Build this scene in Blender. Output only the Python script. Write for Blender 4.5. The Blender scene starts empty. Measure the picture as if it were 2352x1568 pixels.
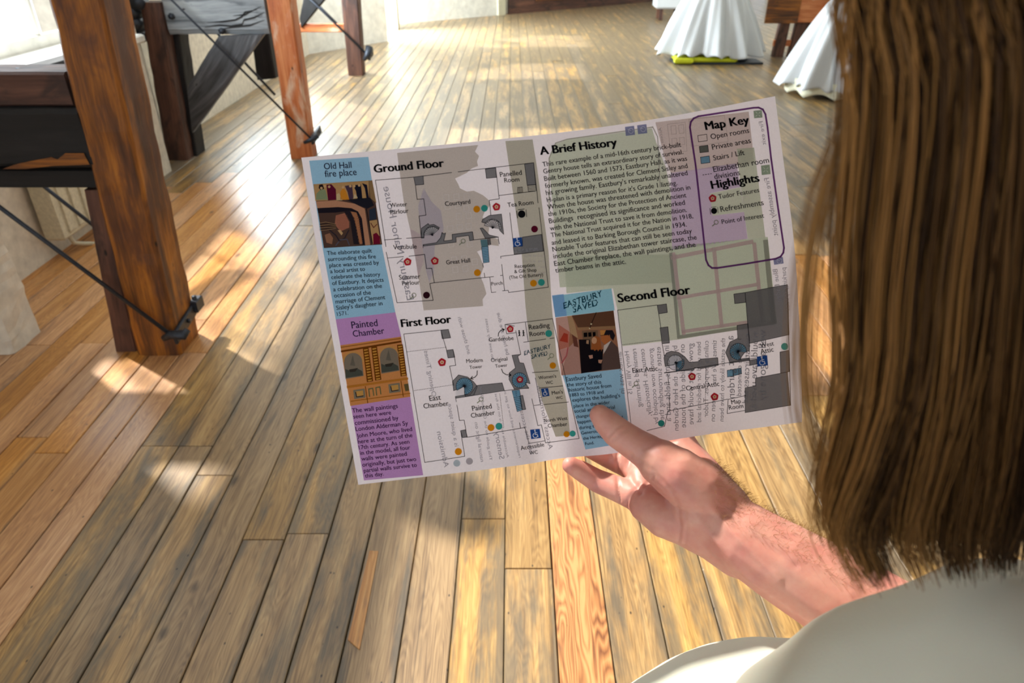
import bpy, bmesh, math, random
import numpy as np
from mathutils import Vector, Matrix, noise, geometry
random.seed(7)
rng = np.random.default_rng(7)
SC = bpy.context.scene
COL = SC.collection

# ------------------------------------------------------------------ camera, sky, sun, exposure
FPX, CX, CY, PITCH, H = 1600.0, 1176.0, 784.0, math.radians(31.0), 1.6
SP, CP = math.sin(PITCH), math.cos(PITCH)
cam = bpy.data.cameras.new('camera'); camo = bpy.data.objects.new('camera', cam); COL.objects.link(camo)
camo.location = (0, 0, H); camo.rotation_euler = (math.radians(90) - PITCH, 0, 0)
cam.sensor_width = 36; cam.lens = FPX / 2352 * 36; cam.clip_start = .02; cam.clip_end = 100
cam.dof.use_dof = True; cam.dof.focus_distance = .58; cam.dof.aperture_fstop = 13
SC.camera = camo

world = bpy.data.worlds.new('sky'); SC.world = world; world.use_nodes = True
wn = world.node_tree.nodes; wl = world.node_tree.links
bg = wn['Background']; bg.inputs['Color'].default_value = (.86, .93, 1.0, 1); bg.inputs['Strength'].default_value = 1.15

SUN_EL = math.radians(44)
SUN_TO = Vector((-.78 * math.cos(SUN_EL), .626 * math.cos(SUN_EL), math.sin(SUN_EL))).normalized()
sl = bpy.data.lights.new('sun', 'SUN'); so = bpy.data.objects.new('sun', sl); COL.objects.link(so)
sl.energy = 6.6; sl.angle = math.radians(2.2); sl.color = (1, .95, .86)
so.location = SUN_TO * 8; so.rotation_euler = SUN_TO.to_track_quat('Z', 'Y').to_euler()

for (wx, wy0, wy1, wz0, wz1, pw) in ((-2.80, 2.9, 5.0, .98, 2.4, 34), (-3.05, 7.3, 8.7, .95, 2.4, 190), (-3.05, 9.6, 11.0, .95, 2.4, 230), (-3.05, 12.1, 13.6, .6, 2.4, 1000)):   # daylight through the left-hand windows
    al = bpy.data.lights.new('window_daylight', 'AREA'); al.shape = 'RECTANGLE'; al.size = wz1 - wz0; al.size_y = wy1 - wy0; al.energy = pw; al.color = (.80, .92, 1.0)
    ao = bpy.data.objects.new('window_daylight', al); COL.objects.link(ao); ao.location = (wx, (wy0 + wy1) / 2, (wz0 + wz1) / 2); ao.rotation_euler = (0, math.radians(-90), 0)

vs = SC.view_settings
vs.view_transform = 'Standard'; vs.look = 'None'; vs.exposure = 0.35; vs.gamma = 1; vs.use_curve_mapping = False
SC.cycles.use_denoising = True
SC.cycles.max_bounces = 8; SC.cycles.diffuse_bounces = 4; SC.cycles.sample_clamp_indirect = 6

# ------------------------------------------------------------------ helpers
def at(px, py, d):                       # image point at a depth (m along the lens axis) -> world
    v = (py - CY) / FPX; u = (px - CX) / FPX
    return Vector((u * d, d * (CP - v * SP), H - d * (SP + v * CP)))
def flo(px, py):                         # image point on the floor
    v = (py - CY) / FPX
    return at(px, py, H / (SP + v * CP))
def aty(px, py, y):                      # image point on the plane y = const
    v = (py - CY) / FPX
    return at(px, py, y / (CP - v * SP))
def atx(px, py, x):
    return at(px, py, x * FPX / (px - CX))

def srgb(r, g, b):
    f = lambda c: (c / 255 / 12.92) if c <= 10 else ((c / 255 + .055) / 1.055) ** 2.4
    return (f(r), f(g), f(b), 1)

class NT:
    def __init__(s, name):
        s.m = bpy.data.materials.new(name); s.m.use_nodes = True
        s.n = s.m.node_tree.nodes; s.l = s.m.node_tree.links; s.b = s.n['Principled BSDF']
    def new(s, t, **k):
        n = s.n.new(t)
        for a, v in k.items(): setattr(n, a, v)
        return n
    def set(s, sock, v):
        if hasattr(v, 'links') or isinstance(v, bpy.types.NodeSocket): s.l.new(v, sock)
        else: sock.default_value = v
    def math(s, op, a, b=None, clamp=False):
        n = s.new('ShaderNodeMath', operation=op, use_clamp=clamp); s.set(n.inputs[0], a)
        if b is not None: s.set(n.inputs[1], b)
        return n.outputs[0]
    def noise(s, vec, scale, detail=4, rough=.55, dist=0):
        n = s.new('ShaderNodeTexNoise'); s.l.new(vec, n.inputs['Vector'])
        n.inputs['Scale'].default_value = scale; n.inputs['Detail'].default_value = detail
        n.inputs['Roughness'].default_value = rough; n.inputs['Distortion'].default_value = dist
        return n.outputs['Fac']
    def ramp(s, fac, stops):
        n = s.new('ShaderNodeValToRGB'); s.l.new(fac, n.inputs[0]); e = n.color_ramp.elements
        while len(e) < len(stops): e.new(.5)
        for i, (p, c) in enumerate(stops):
            e[i].position = p; e[i].color = c if len(c) == 4 else (*c, 1)
        return n.outputs[0]
    def rampf(s, fac, a, b):
        n = s.new('ShaderNodeMapRange'); s.l.new(fac, n.inputs[0]); n.inputs[1].default_value = a; n.inputs[2].default_value = b
        n.clamp = True
        return n.outputs[0]
    def mix(s, fac, a, b, mode='MIX'):
        n = s.new('ShaderNodeMix', data_type='RGBA', blend_type=mode)
        s.set(n.inputs[0], fac); s.set(n.inputs[6], a); s.set(n.inputs[7], b)
        return n.outputs[2]
    def scale(s, vec, x, y, z):
        n = s.new('ShaderNodeVectorMath', operation='MULTIPLY'); s.l.new(vec, n.inputs[0]); n.inputs[1].default_value = (x, y, z)
        return n.outputs[0]
    def bump(s, h, strength, dist=.002):
        n = s.new('ShaderNodeBump'); n.inputs['Strength'].default_value = strength; n.inputs['Distance'].default_value = dist
        s.l.new(h, n.inputs['Height']); s.l.new(n.outputs[0], s.b.inputs['Normal'])
    def seeded(s, vec, k=37.0):          # every object gets its own stretch of timber
        oi = s.new('ShaderNodeObjectInfo'); c = s.new('ShaderNodeCombineXYZ')
        s.l.new(s.math('MULTIPLY', oi.outputs['Random'], k), c.inputs[0]); s.l.new(s.math('MULTIPLY', oi.outputs['Random'], k * 2.3), c.inputs[1])
        s.l.new(s.math('MULTIPLY', oi.outputs['Random'], k * .7), c.inputs[2])
        n = s.new('ShaderNodeVectorMath', operation='ADD'); s.l.new(vec, n.inputs[0]); s.l.new(c.outputs[0], n.inputs[1])
        s.rand = oi.outputs['Random']
        return n.outputs[0]

def plain(name, col, rough=.6, metal=0, bumpy=0, bscale=60, spec=.5):
    t = NT(name); tc = t.new('ShaderNodeTexCoord')
    f = t.noise(tc.outputs['Object'], bscale, 5)
    c2 = tuple(min(1, c * 1.12) for c in col[:3]) + (1,); c1 = tuple(c * .84 for c in col[:3]) + (1,)
    t.l.new(t.ramp(f, [(.3, c1), (.7, c2)]), t.b.inputs['Base Color'])
    t.b.inputs['Roughness'].default_value = rough; t.b.inputs['Metallic'].default_value = metal
    t.b.inputs['Specular IOR Level'].default_value = spec
    if bumpy: t.bump(f, bumpy, .004)
    return t.m

def board_wood(name, light, mid, dark, stain, stain_lo, stain_hi, rough, pale=None, figured=.4):
    t = NT(name); uv = t.new('ShaderNodeUVMap', uv_map='metric'); ed = t.new('ShaderNodeUVMap', uv_map='edge')
    v = t.seeded(uv.outputs[0])
    # ring figure: stretched distorted noise contours = cathedral grain
    big = t.noise(t.scale(v, 9, .9, 1), 1.0, 3, .5, .35)
    rings = t.math('FRACT', t.math('MULTIPLY', big, 34))
    ring = t.math('MULTIPLY', t.math('ABSOLUTE', t.math('SUBTRACT', rings, .5)), 2)
    fine = t.noise(t.scale(v, 230, 5, 1), 1.0, 4, .65)
    med = t.noise(t.scale(v, 34, 1.6, 1), 1.0, 4, .6)
    f = t.math('ADD', t.math('MULTIPLY', fine, .45), t.math('ADD', t.math('MULTIPLY', med, .42), t.math('MULTIPLY', ring, .13 * figured * 2)))
    base = t.ramp(f, [(.34, dark), (.50, mid), (.64, light)])
    # worn grey foot-traffic stain with longitudinal smears
    s1 = t.noise(t.scale(v, 13, 1.5, 1), 1.0, 5, .62, .3)
    s2 = t.noise(t.scale(v, 40, 14, 1), 1.0, 4, .6)
    sep = t.new('ShaderNodeSeparateXYZ'); t.l.new(ed.outputs[0], sep.inputs[0])
    e = t.math('MULTIPLY', t.math('ABSOLUTE', t.math('SUBTRACT', sep.outputs[0], .5)), 2)
    s = t.math('ADD', t.math('ADD', s1, t.math('MULTIPLY', s2, .22)), t.math('MULTIPLY', t.math('POWER', e, 4), .13))
    s = t.math('ADD', s, t.math('MULTIPLY', t.math('SUBTRACT', t.rand, .5), .12))
    geo = t.new('ShaderNodeNewGeometry'); gs = t.new('ShaderNodeSeparateXYZ'); t.l.new(geo.outputs['Position'], gs.inputs[0])
    s = t.math('ADD', s, t.math('MULTIPLY', t.rampf(gs.outputs[1], 3.0, 7.0), .125))      # greyer toward the far end: pale distant haze put into the stain
    sm = t.rampf(s, stain_lo, stain_hi)
    c = t.mix(t.math('MULTIPLY', sm, .72), base, stain)
    # knots and nail stains
    vo = t.new('ShaderNodeTexVoronoi', feature='F1'); t.l.new(t.scale(v, 8.5, 3.6, 1), vo.inputs['Vector']); vo.inputs['Scale'].default_value = 1
    vs_ = t.new('ShaderNodeSeparateColor'); t.l.new(vo.outputs['Color'], vs_.inputs[0])
    wob = t.math('MULTIPLY', s2, .14)
    kn = t.rampf(t.math('ADD', vo.outputs['Distance'], wob), .20, .12)
    kn = t.math('MULTIPLY', kn, t.math('GREATER_THAN', vs_.outputs[0], .60))
    c = t.mix(t.math('MULTIPLY', kn, .8), c, (dark[0] * .30, dark[1] * .32, dark[2] * .40, 1))
    vo2 = t.new('ShaderNodeTexVoronoi', feature='F1'); t.l.new(t.scale(v, 36, 22, 1), vo2.inputs['Vector']); vo2.inputs['Scale'].default_value = 1
    v2 = t.new('ShaderNodeSeparateColor'); t.l.new(vo2.outputs['Color'], v2.inputs[0])
    k2 = t.math('MULTIPLY', t.rampf(vo2.outputs['Distance'], .13, .06), t.math('GREATER_THAN', v2.outputs[1], .86))
    c = t.mix(t.math('MULTIPLY', k2, .85), c, (.012, .012, .014, 1))
    # long splinter lines
    cr = t.noise(t.scale(v, 60, .55, 1), 1.0, 2, .5)
    c = t.mix(t.math('MULTIPLY', t.rampf(cr, .70, .74), .6), c, (dark[0] * .45, dark[1] * .45, dark[2] * .5, 1))
    if pale:
        pl = t.rampf(t.noise(t.scale(v, 70, 30, 1), 1.0, 3, .6), .76, .80)
        c = t.mix(t.math('MULTIPLY', pl, .7), c, pale)
    hs = t.new('ShaderNodeHueSaturation'); t.l.new(c, hs.inputs['Color'])
    t.l.new(t.math('ADD', t.math('MULTIPLY', t.rand, .36), .82), hs.inputs['Value'])
    t.l.new(t.math('ADD', t.math('MULTIPLY', t.math('FRACT', t.math('MULTIPLY', t.rand, 7.3)), .25), .90), hs.inputs['Saturation'])
    t.l.new(hs.outputs[0], t.b.inputs['Base Color'])
    t.l.new(t.math('ADD', t.math('MULTIPLY', s1, .22), rough - .10), t.b.inputs['Roughness'])
    t.b.inputs['Coat Weight'].default_value = .22; t.b.inputs['Coat Roughness'].default_value = .28
    t.bump(t.math('ADD', t.math('MULTIPLY', f, .8), t.math('MULTIPLY', kn, -.3)), .22, .0015)
    return t.m

def timber_wood(name, stops, rough=.55, patch=None, plo=.55, phi=.62, bstr=.5):
    t = NT(name); uv = t.new('ShaderNodeUVMap', uv_map='metric'); v = t.seeded(uv.outputs[0], 11)
    med = t.noise(t.scale(v, 16, 1.5, 1), 1.0, 5, .6, .4); fine = t.noise(t.scale(v, 90, 5, 1), 1.0, 4, .6)
    f = t.math('ADD', t.math('MULTIPLY', med, .72), t.math('MULTIPLY', fine, .28))
    c = t.ramp(f, stops)
    if patch:
        p = t.noise(t.scale(v, 9, 3.0, 1), 1.0, 5, .6, .5)
        c = t.mix(t.math('MULTIPLY', t.rampf(p, plo, phi), .8), c, patch)
    vo = t.new('ShaderNodeTexVoronoi'); t.l.new(t.scale(v, 22, 9, 1), vo.inputs['Vector']); vo.inputs['Scale'].default_value = 1
    vc = t.new('ShaderNodeSeparateColor'); t.l.new(vo.outputs['Color'], vc.inputs[0])
    k = t.math('MULTIPLY', t.rampf(vo.outputs['Distance'], .17, .09), t.math('GREATER_THAN', vc.outputs[0], .86))
    c = t.mix(k, c, (.01, .006, .004, 1))
    t.l.new(c, t.b.inputs['Base Color']); t.b.inputs['Roughness'].default_value = rough
    t.bump(t.math('SUBTRACT', f, t.math('MULTIPLY', k, .3)), bstr, .006)
    return t.m

M = {}
M['old'] = board_wood('worn_pine', srgb(196, 163, 112), srgb(172, 138, 92), srgb(124, 95, 62), srgb(86, 83, 75), .60, .77, .40, pale=srgb(214, 205, 185))
M['new'] = board_wood('orange_pine', srgb(222, 174, 120), srgb(200, 146, 92), srgb(158, 108, 66), srgb(124, 96, 74), .74, .88, .34, figured=.35)
M['red'] = board_wood('figured_pine', srgb(222, 164, 98), srgb(192, 128, 68), srgb(128, 72, 36), srgb(104, 90, 74), .70, .84, .40, figured=.85)
M['gap'] = plain('sub_floor', (.03, .025, .02, 1), .9)
M['wash'] = plain('limewash', srgb(224, 216, 200), .85, bumpy=.5, bscale=18)
M['white'] = plain('white_paint', srgb(232, 230, 222), .6, bumpy=.1, bscale=9)
M['cream'] = plain('cream_paint', srgb(205, 198, 172), .5)
M['oak'] = timber_wood('honey_oak', [(.30, srgb(44, 22, 10)), (.45, srgb(104, 60, 22)), (.58, srgb(164, 98, 24)), (.72, srgb(204, 134, 44))], .55, srgb(84, 48, 32), .50, .62)
M['orange_oak'] = timber_wood('orange_oak', [(.30, srgb(96, 44, 20)), (.48, srgb(180, 96, 48)), (.66, srgb(214, 140, 88))], .5, srgb(214, 186, 160), .56, .68)
M['redwood'] = timber_wood('red_brown_timber', [(.3, srgb(40, 25, 21)), (.5, srgb(88, 56, 44)), (.7, srgb(124, 84, 64))], .65, srgb(50, 34, 30), .52, .62)
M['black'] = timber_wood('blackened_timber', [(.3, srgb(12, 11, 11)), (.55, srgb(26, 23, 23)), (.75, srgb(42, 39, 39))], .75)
M['grey'] = timber_wood('grey_painted_timber', [(.32, srgb(60, 64, 70)), (.52, srgb(134, 138, 142)), (.7, srgb(168, 172, 174))], .5, srgb(84, 88, 94), .60, .66)
M['greybrown'] = timber_wood('grey_brown_timber', [(.32, srgb(30, 30, 32)), (.52, srgb(74, 74, 78)), (.7, srgb(112, 112, 116))], .5, srgb(110, 88, 66), .68, .74)
M['iron'] = plain('blackened_iron', srgb(58, 62, 70), .45, .6, bumpy=.3, bscale=120)

def wpos(o):
    p = Vector((0, 0, 0))
    while o: p += o.location; o = o.parent
    return p
def empty(name, loc, label=None, cat=None, group=None):
    o = bpy.data.objects.new(name, None); COL.objects.link(o); o.location = loc; o.empty_display_size = .1
    if label: o['label'] = label
    if cat: o['category'] = cat
    if group: o['group'] = group
    return o
def tag(o, label=None, cat=None, group=None, kind=None):
    if label: o['label'] = label
    if cat: o['category'] = cat
    if group: o['group'] = group
    if kind: o['kind'] = kind
    return o
def mesh(name, verts, faces, mat, parent=None, smooth=False, uvs=None, origin=None):
    """verts in world space"""
    vs_ = np.array([tuple(v) for v in verts], dtype=float)
    off = np.array(wpos(parent)) if parent else np.zeros(3)
    if origin is not None: org = np.array(origin)
    elif parent is None: org = vs_.mean(0); org[2] = vs_[:, 2].min()
    else: org = off
    me = bpy.data.meshes.new(name); me.from_pydata((vs_ - org).tolist(), [], [tuple(f) for f in faces]); me.update()
    if uvs is not None:
        for nm, arr in uvs.items():
            l = me.uv_layers.new(name=nm); idx = np.empty(len(me.loops), dtype=int); me.loops.foreach_get('vertex_index', idx)
            a = np.array(arr)
            l.data.foreach_set('uv', (a[idx] if len(a) == len(vs_) else a).astype('f').ravel())
    o = bpy.data.objects.new(name, me); COL.objects.link(o)
    if mat is not None: me.materials.append(mat)
    if smooth: me.polygons.foreach_set('use_smooth', [True] * len(me.polygons))
    o.location = org - off
    if parent: o.parent = parent
    return o
def box_vf(x0, x1, y0, y1, z0, z1, ch=0.0):
    if ch == 0:
        v = [(x, y, z) for z in (z0, z1) for (x, y) in ((x0, y0), (x1, y0), (x1, y1), (x0, y1))]
        f = [(3, 2, 1, 0), (4, 5, 6, 7)] + [(i, (i + 1) % 4, (i + 1) % 4 + 4, i + 4) for i in range(4)]
        return v, f
    v = []
    for z, i in ((z0, ch), (z0 + ch, 0), (z1 - ch, 0), (z1, ch)):
        v += [(x0 + i, y0 + i, z), (x1 - i, y0 + i, z), (x1 - i, y1 - i, z), (x0 + i, y1 - i, z)]
    f = [(3, 2, 1, 0), (12, 13, 14, 15)]
    for k in range(3): f += [(4 * k + i, 4 * k + (i + 1) % 4, 4 * k + 4 + (i + 1) % 4, 4 * k + 4 + i) for i in range(4)]
    return v, f
def box(name, x0, x1, y0, y1, z0, z1, mat, parent=None, ch=.004):
    v, f = box_vf(x0, x1, y0, y1, z0, z1, ch)
    # metric uvs: along the longest side
    d = [x1 - x0, y1 - y0, z1 - z0]; a = d.index(max(d)); oth = [i for i in range(3) if i != a]
    uv = [(p[oth[0]] + p[oth[1]], p[a]) for p in v]
    return mesh(name, v, f, mat, parent, uvs={'metric': uv})
def join_vf(parts):
    V, F = [], []
    for v, f in parts:
        n = len(V); V += list(v); F += [tuple(i + n for i in q) for q in f]
    return V, F
def timber(name, bot, top, mat, parent=None, n=16, rough=.004, seed=0, round_=.07, mid=None, tm=.5):
    """hewn timber between two quads of world points"""
    bot = [Vector(p) for p in bot]; top = [Vector(p) for p in top]
    fr = [round_, .36, .64, 1 - round_]; V, UV = [], []; L = (sum(top, Vector()) / 4 - sum(bot, Vector()) / 4).length
    for k in range(n + 1):
        t = k / n; q = [bot[i].lerp(top[i], t) for i in range(4)] if mid is None else [bot[i].lerp(mid[i], t / tm) if t < tm else mid[i].lerp(top[i], (t - tm) / (1 - tm)) for i in range(4)]; c = sum(q, Vector()) / 4; per = 0; last = None
        for i in range(4):
            for fq in fr:
                p = q[i].lerp(q[(i + 1) % 4], fq); nv = noise.noise(p * 9 + Vector((seed * 3.1, 0, 0))) + .6 * noise.noise(p * 28)
                p = p + (p - c).normalized() * nv * rough
                if last is not None: per += (p - last).length
                last = p; V.append(p); UV.append((per, t * L))
    m = 16; F = [tuple(reversed(range(m))), tuple(range(n * m, n * m + m))]
    for k in range(n):
        for i in range(m): F.append((k * m + i, k * m + (i + 1) % m, (k + 1) * m + (i + 1) % m, (k + 1) * m + i))
    return mesh(name, V, F, mat, parent, uvs={'metric': UV})
def tube_vf(pts, r, sides=8, cap=True):
    pts = [Vector(p) for p in pts]; V, F = [], []
    rs = r if hasattr(r, '__len__') else [r] * len(pts)
    d0 = (pts[1] - pts[0]).normalized(); a = d0.orthogonal().normalized()
    for k, p in enumerate(pts):
        d = (pts[min(k + 1, len(pts) - 1)] - pts[max(k - 1, 0)]).normalized()
        a = (a - d * a.dot(d)).normalized(); b = d.cross(a)
        for i in range(sides):
            t = 2 * math.pi * i / sides; V.append(p + (a * math.cos(t) + b * math.sin(t)) * rs[k])
    for k in range(len(pts) - 1):
        for i in range(sides): F.append((k * sides + i, k * sides + (i + 1) % sides, (k + 1) * sides + (i + 1) % sides, (k + 1) * sides + i))
    if cap: F += [tuple(reversed(range(sides))), tuple(range((len(pts) - 1) * sides, len(pts) * sides))]
    return V, F
def tube(name, pts, r, mat, parent=None, sides=8):
    V, F = tube_vf(pts, r, sides); return mesh(name, V, F, mat, parent, smooth=True)

# ------------------------------------------------------------------ the room
fv, ff = box_vf(-3.0, 6.6, -1.2, 19.2, -.12, -.026)
floor = mesh('floor', fv, ff, M['gap'], None, origin=(0, 0, -.026)); tag(floor, kind='structure')

edges_old = [-1.325, -1.19, -1.068, -.942, -.817, -.689, -.56, -.434, -.288, -.159, -.021, .117, .256, .400, .549, .689, .837, .993]
while edges_old[-1] < 6.4: edges_old.append(edges_old[-1] + .142 + .012 * random.random())
edges_new = [-1.325, -1.437, -1.566, -1.685, -1.80, -1.92, -2.04, -2.16, -2.28, -2.40, -2.52, -2.64, -2.76, -2.88, -2.98]
forced = {1: [1.94], 2: [1.785, 4.9], 4: [1.50, 4.3], 5: [1.523, 3.95], 9: [1.586, 4.6], 10: [1.39, 3.6], 0: [1.94, 4.05], 3: [3.3], 6: [3.05]}
stuffV = {'old': [], 'new': []}
plank_jobs = []
def column(x0, x1, key, fj, y0=-1.15, y1=19.1):
    ys = [y0]; js = sorted(fj)
    while True:
        nx = js.pop(0) if js else ys[-1] + random.uniform(2.0, 4.2)
        if nx > y1 - .5: break
        if nx - ys[-1] > .3: ys.append(nx)
    ys.append(y1)
    for a, b in zip(ys[:-1], ys[1:]): plank_jobs.append((x0, x1, a, b, key))
for i in range(len(edges_old) - 1):
    k = 'red' if i == 11 else 'old'
    fj = forced.get(i, [random.uniform(.2, 2.6)] if i > 15 else [random.uniform(2.4, 4.4)])
    column(edges_old[i], edges_old[i + 1], k, fj)
for i in range(len(edges_new) - 1): column(edges_new[i + 1], edges_new[i], 'new', [random.uniform(1.9, 2.9), random.uniform(4.3, 5.3)])
def plank_vf(x0, x1, y0, y1):
    g = .0022; x0 += g * random.uniform(.3, 1.3); x1 -= g * random.uniform(.3, 1.3); y0 += .0015; y1 -= .0015
    zt = random.uniform(-.0016, .0008); c = .0022; V = []
    for z, i in ((-.024, 0), (zt - c, 0), (zt, c)):
        V += [(x0 + i, y0 + i * .5, z), (x1 - i, y0 + i * .5, z), (x1 - i, y1 - i * .5, z), (x0 + i, y1 - i * .5, z)]
    F = [(3, 2, 1, 0), (8, 9, 10, 11)]
    for k in range(2): F += [(4 * k + i, 4 * k + (i + 1) % 4, 4 * k + 4 + (i + 1) % 4, 4 * k + 4 + i) for i in range(4)]
    UV = [(p[0] - x0 + .01, p[1] - y0) for p in V]; E = [((p[0] - x0) / (x1 - x0), (p[1] - y0) / (y1 - y0)) for p in V]
    return V, F, UV, E
near, far = [], []
def fits(j):
    x0, x1, a, b, k = j
    if a > 8.6 or b < 1.0: return False
    return (x0 < 1.5 + .62 * b)
for j in plank_jobs: (near if fits(j) else far).append(j)
for (x0, x1, a, b, key) in near:
    if (key == 'red' and a > 4) or (key == 'new' and a > 4.2): key = 'old'
    # the orange repair patch on the right
    if key == 'old' and .98 < x0 < 1.75 and a < 3.9 and b > 2.2:
        cuts = [a, max(a + .3, 2.25), min(b - .3, 3.5 + .3 * random.random()), b]; keys = ['old', 'new', 'old']
        if not (cuts[0] < cuts[1] < cuts[2] < cuts[3]): cuts, keys = [a, b], ['old']
    else: cuts, keys = [a, b], [key]
    for q in range(len(keys)):
        V, F, UV, E = plank_vf(x0, x1, cuts[q], cuts[q + 1])
        mesh('plank', V, F, M[keys[q]], floor, uvs={'metric': UV, 'edge': E}, origin=((x0 + x1) / 2, cuts[q], 0))
for key in ('old', 'new'):
    V, F, UV, E = [], [], [], []
    for j in far:
        k = 'new' if j[4] == 'new' and j[2] < 4.2 else 'old'
        if k != key: continue
        v, f, u, e = plank_vf(*j[:4]); n = len(V); V += v; F += [tuple(i + n for i in q) for q in f]
        o1, o2 = random.uniform(0, 40), random.uniform(0, 40)
        UV += [(a + o1, b + o2) for a, b in u]; E += e
    if V:
        o = mesh('distant_planks', V, F, M[key], floor, uvs={'metric': UV, 'edge': E}, origin=(0, 0, 0)); o['kind'] = 'stuff'
# pale sliver let in between two old boards
sl_pts = [flo(849, 1265), flo(869, 1266), flo(826, 1492), flo(799, 1469)]
V = [(p.x, p.y, z) for z in (-.002, .0022) for p in (sl_pts[3], sl_pts[2], sl_pts[1], sl_pts[0])]
F = [(3, 2, 1, 0), (4, 5, 6, 7)] + [(i, (i + 1) % 4, (i + 1) % 4 + 4, i + 4) for i in range(4)]
o = mesh('splice_strip', V, F, M['new'], floor, uvs={'metric': [(v[0], v[1]) for v in V], 'edge': [(.5, .5)] * 8}); tag(o, 'orange sliver of new pine let into the old boards')

# left wall in two runs, with window openings; deep whitewashed reveals
def wall_with_holes(name, x0, x1, y0, y1, z1, holes):
    parts = []; ys = [y0]
    for (a, b, lo, hi) in holes:
        parts.append(box_vf(x0, x1, ys[-1], a, 0, z1)); parts.append(box_vf(x0, x1, a, b, 0, lo)); parts.append(box_vf(x0, x1, a, b, hi, z1)); ys.append(b)
    parts.append(box_vf(x0, x1, ys[-1], y1, 0, z1))
    V, F = join_vf(parts); o = mesh(name, V, F, M['wash']); tag(o, kind='structure'); return o
CEIL = 2.7
wall_with_holes('wall_left', -2.90, -2.56, -1.15, 5.15, CEIL, [(2.9, 5.1, .93, 2.56)])
wl2 = wall_with_holes('wall_left', -3.20, -2.88, 5.15, 13.9, CEIL, [(7.3, 8.7, .9, 2.5), (9.6, 11.0, .9, 2.5), (12.1, 13.6, .5, 2.5)])
A, B, C_ = flo(905, 59), flo(1143, 35), flo(1560, -3)
def slab(name, p, q, th, z0, z1, mat, kind=None, parent=None):
    d = (q - p); d.z = 0; nrm = Vector((-d.y, d.x, 0)).normalized() * th
    V = [Vector((a.x, a.y, z)) for z in (z0, z1) for a in (p, q, q + nrm, p + nrm)]
    F = [(3, 2, 1, 0), (4, 5, 6, 7)] + [(i, (i + 1) % 4, (i + 1) % 4 + 4, i + 4) for i in range(4)]
    o = mesh(name, V, F, mat, parent, uvs={'metric': [((v - p).dot(d.normalized()) if False else v.z, (v - p).dot(d.normalized())) for v in V]})
    if kind: o['kind'] = kind
    return o
A2 = Vector((A.x - 1.4, A.y - .9, 0))
slab('wall_back', A2, B, .3, 0, CEIL, M['white'], 'structure')
C2 = C_ + (C_ - B).normalized() * 3
slab('wall_back', B + Vector((.25, .21, 0)), C2, .3, .0, CEIL, M['wash'], 'structure')
slab('trim_1', B + Vector((.02, -.04, 0)), B + Vector((.16, .075, 0)), .3, 0, CEIL, M['cream'], 'structure')
bb = slab('baseboard_back', B + Vector((.24, .14, 0)), C2 + Vector((.0, -.07, 0)), .06, 0, .42, M['redwood'], 'structure')
slab('trim_2', B + Vector((.8, .55, .42)), B + Vector((2.3, 1.75, .42)), .05, .2, .55, M['oak'], 'structure')
# whitewashed return wall, brick edge and cream post by the last window
p0, p1 = flo(833, 111), flo(891, 95)
slab('wall_inner', Vector((-2.95, p0.y - .62, 0)), p1, .35, 0, CEIL, M['white'], 'structure')
box('trim_3', -2.16, -1.98, 13.15, 13.4, 0, CEIL, M['cream']); bpy.data.objects['trim_3']['kind'] = 'structure'
M['brick'] = plain('soft_red_brick', srgb(214, 158, 130), .85, bumpy=.6, bscale=25)
brk = box('trim_4', -2.42, -2.17, 13.18, 13.42, 0, CEIL, M['wash']); brk['kind'] = 'structure'
for k in range(14):
    b_ = box('brick', -2.41 + .02 * (k % 2), -2.175, 13.155, 13.23, .012 + .085 * k, .012 + .085 * k + .072, M['brick'], brk, ch=.006)
wr = box('wall_right', 6.3, 6.6, -1.2, 19.2, 0, CEIL, M['white']); wr['kind'] = 'structure'
wn_ = box('wall_near', .6, 6.6, -1.5, -1.2, 0, CEIL, M['white']); wn_['kind'] = 'structure'
# ceiling boards; unseen openings added to throw sun patches on floor, sheet and arm
holes = [(-2.55, .2, 2.45, 4.0), (-1.0, -.15, 4.1, 5.6), (-1.6, -.7, 1.10, 1.75), (-2.85, -.9, 7.45, 8.2), (-2.85, -1.3, 10.5, 11.6), (-2.85, -1.0, 13.0, 14.3)]
xs = sorted(set([-3.2, 6.6] + [h for q in holes for h in q[:2]])); ysr = sorted(set([-1.2, 19.2] + [h for q in holes for h in q[2:]]))
parts = []
for i in range(len(xs) - 1):
    for j in range(len(ysr) - 1):
        cx, cy = (xs[i] + xs[i + 1]) / 2, (ysr[j] + ysr[j + 1]) / 2
        if any(h[0] < cx < h[1] and h[2] < cy < h[3] for h in holes): continue
        parts.append(box_vf(xs[i], xs[i + 1], ysr[j], ysr[j + 1], CEIL, CEIL + .08))
V, F = join_vf(parts); o = mesh('ceiling', V, F, M['white']); o['kind'] = 'structure'

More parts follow.
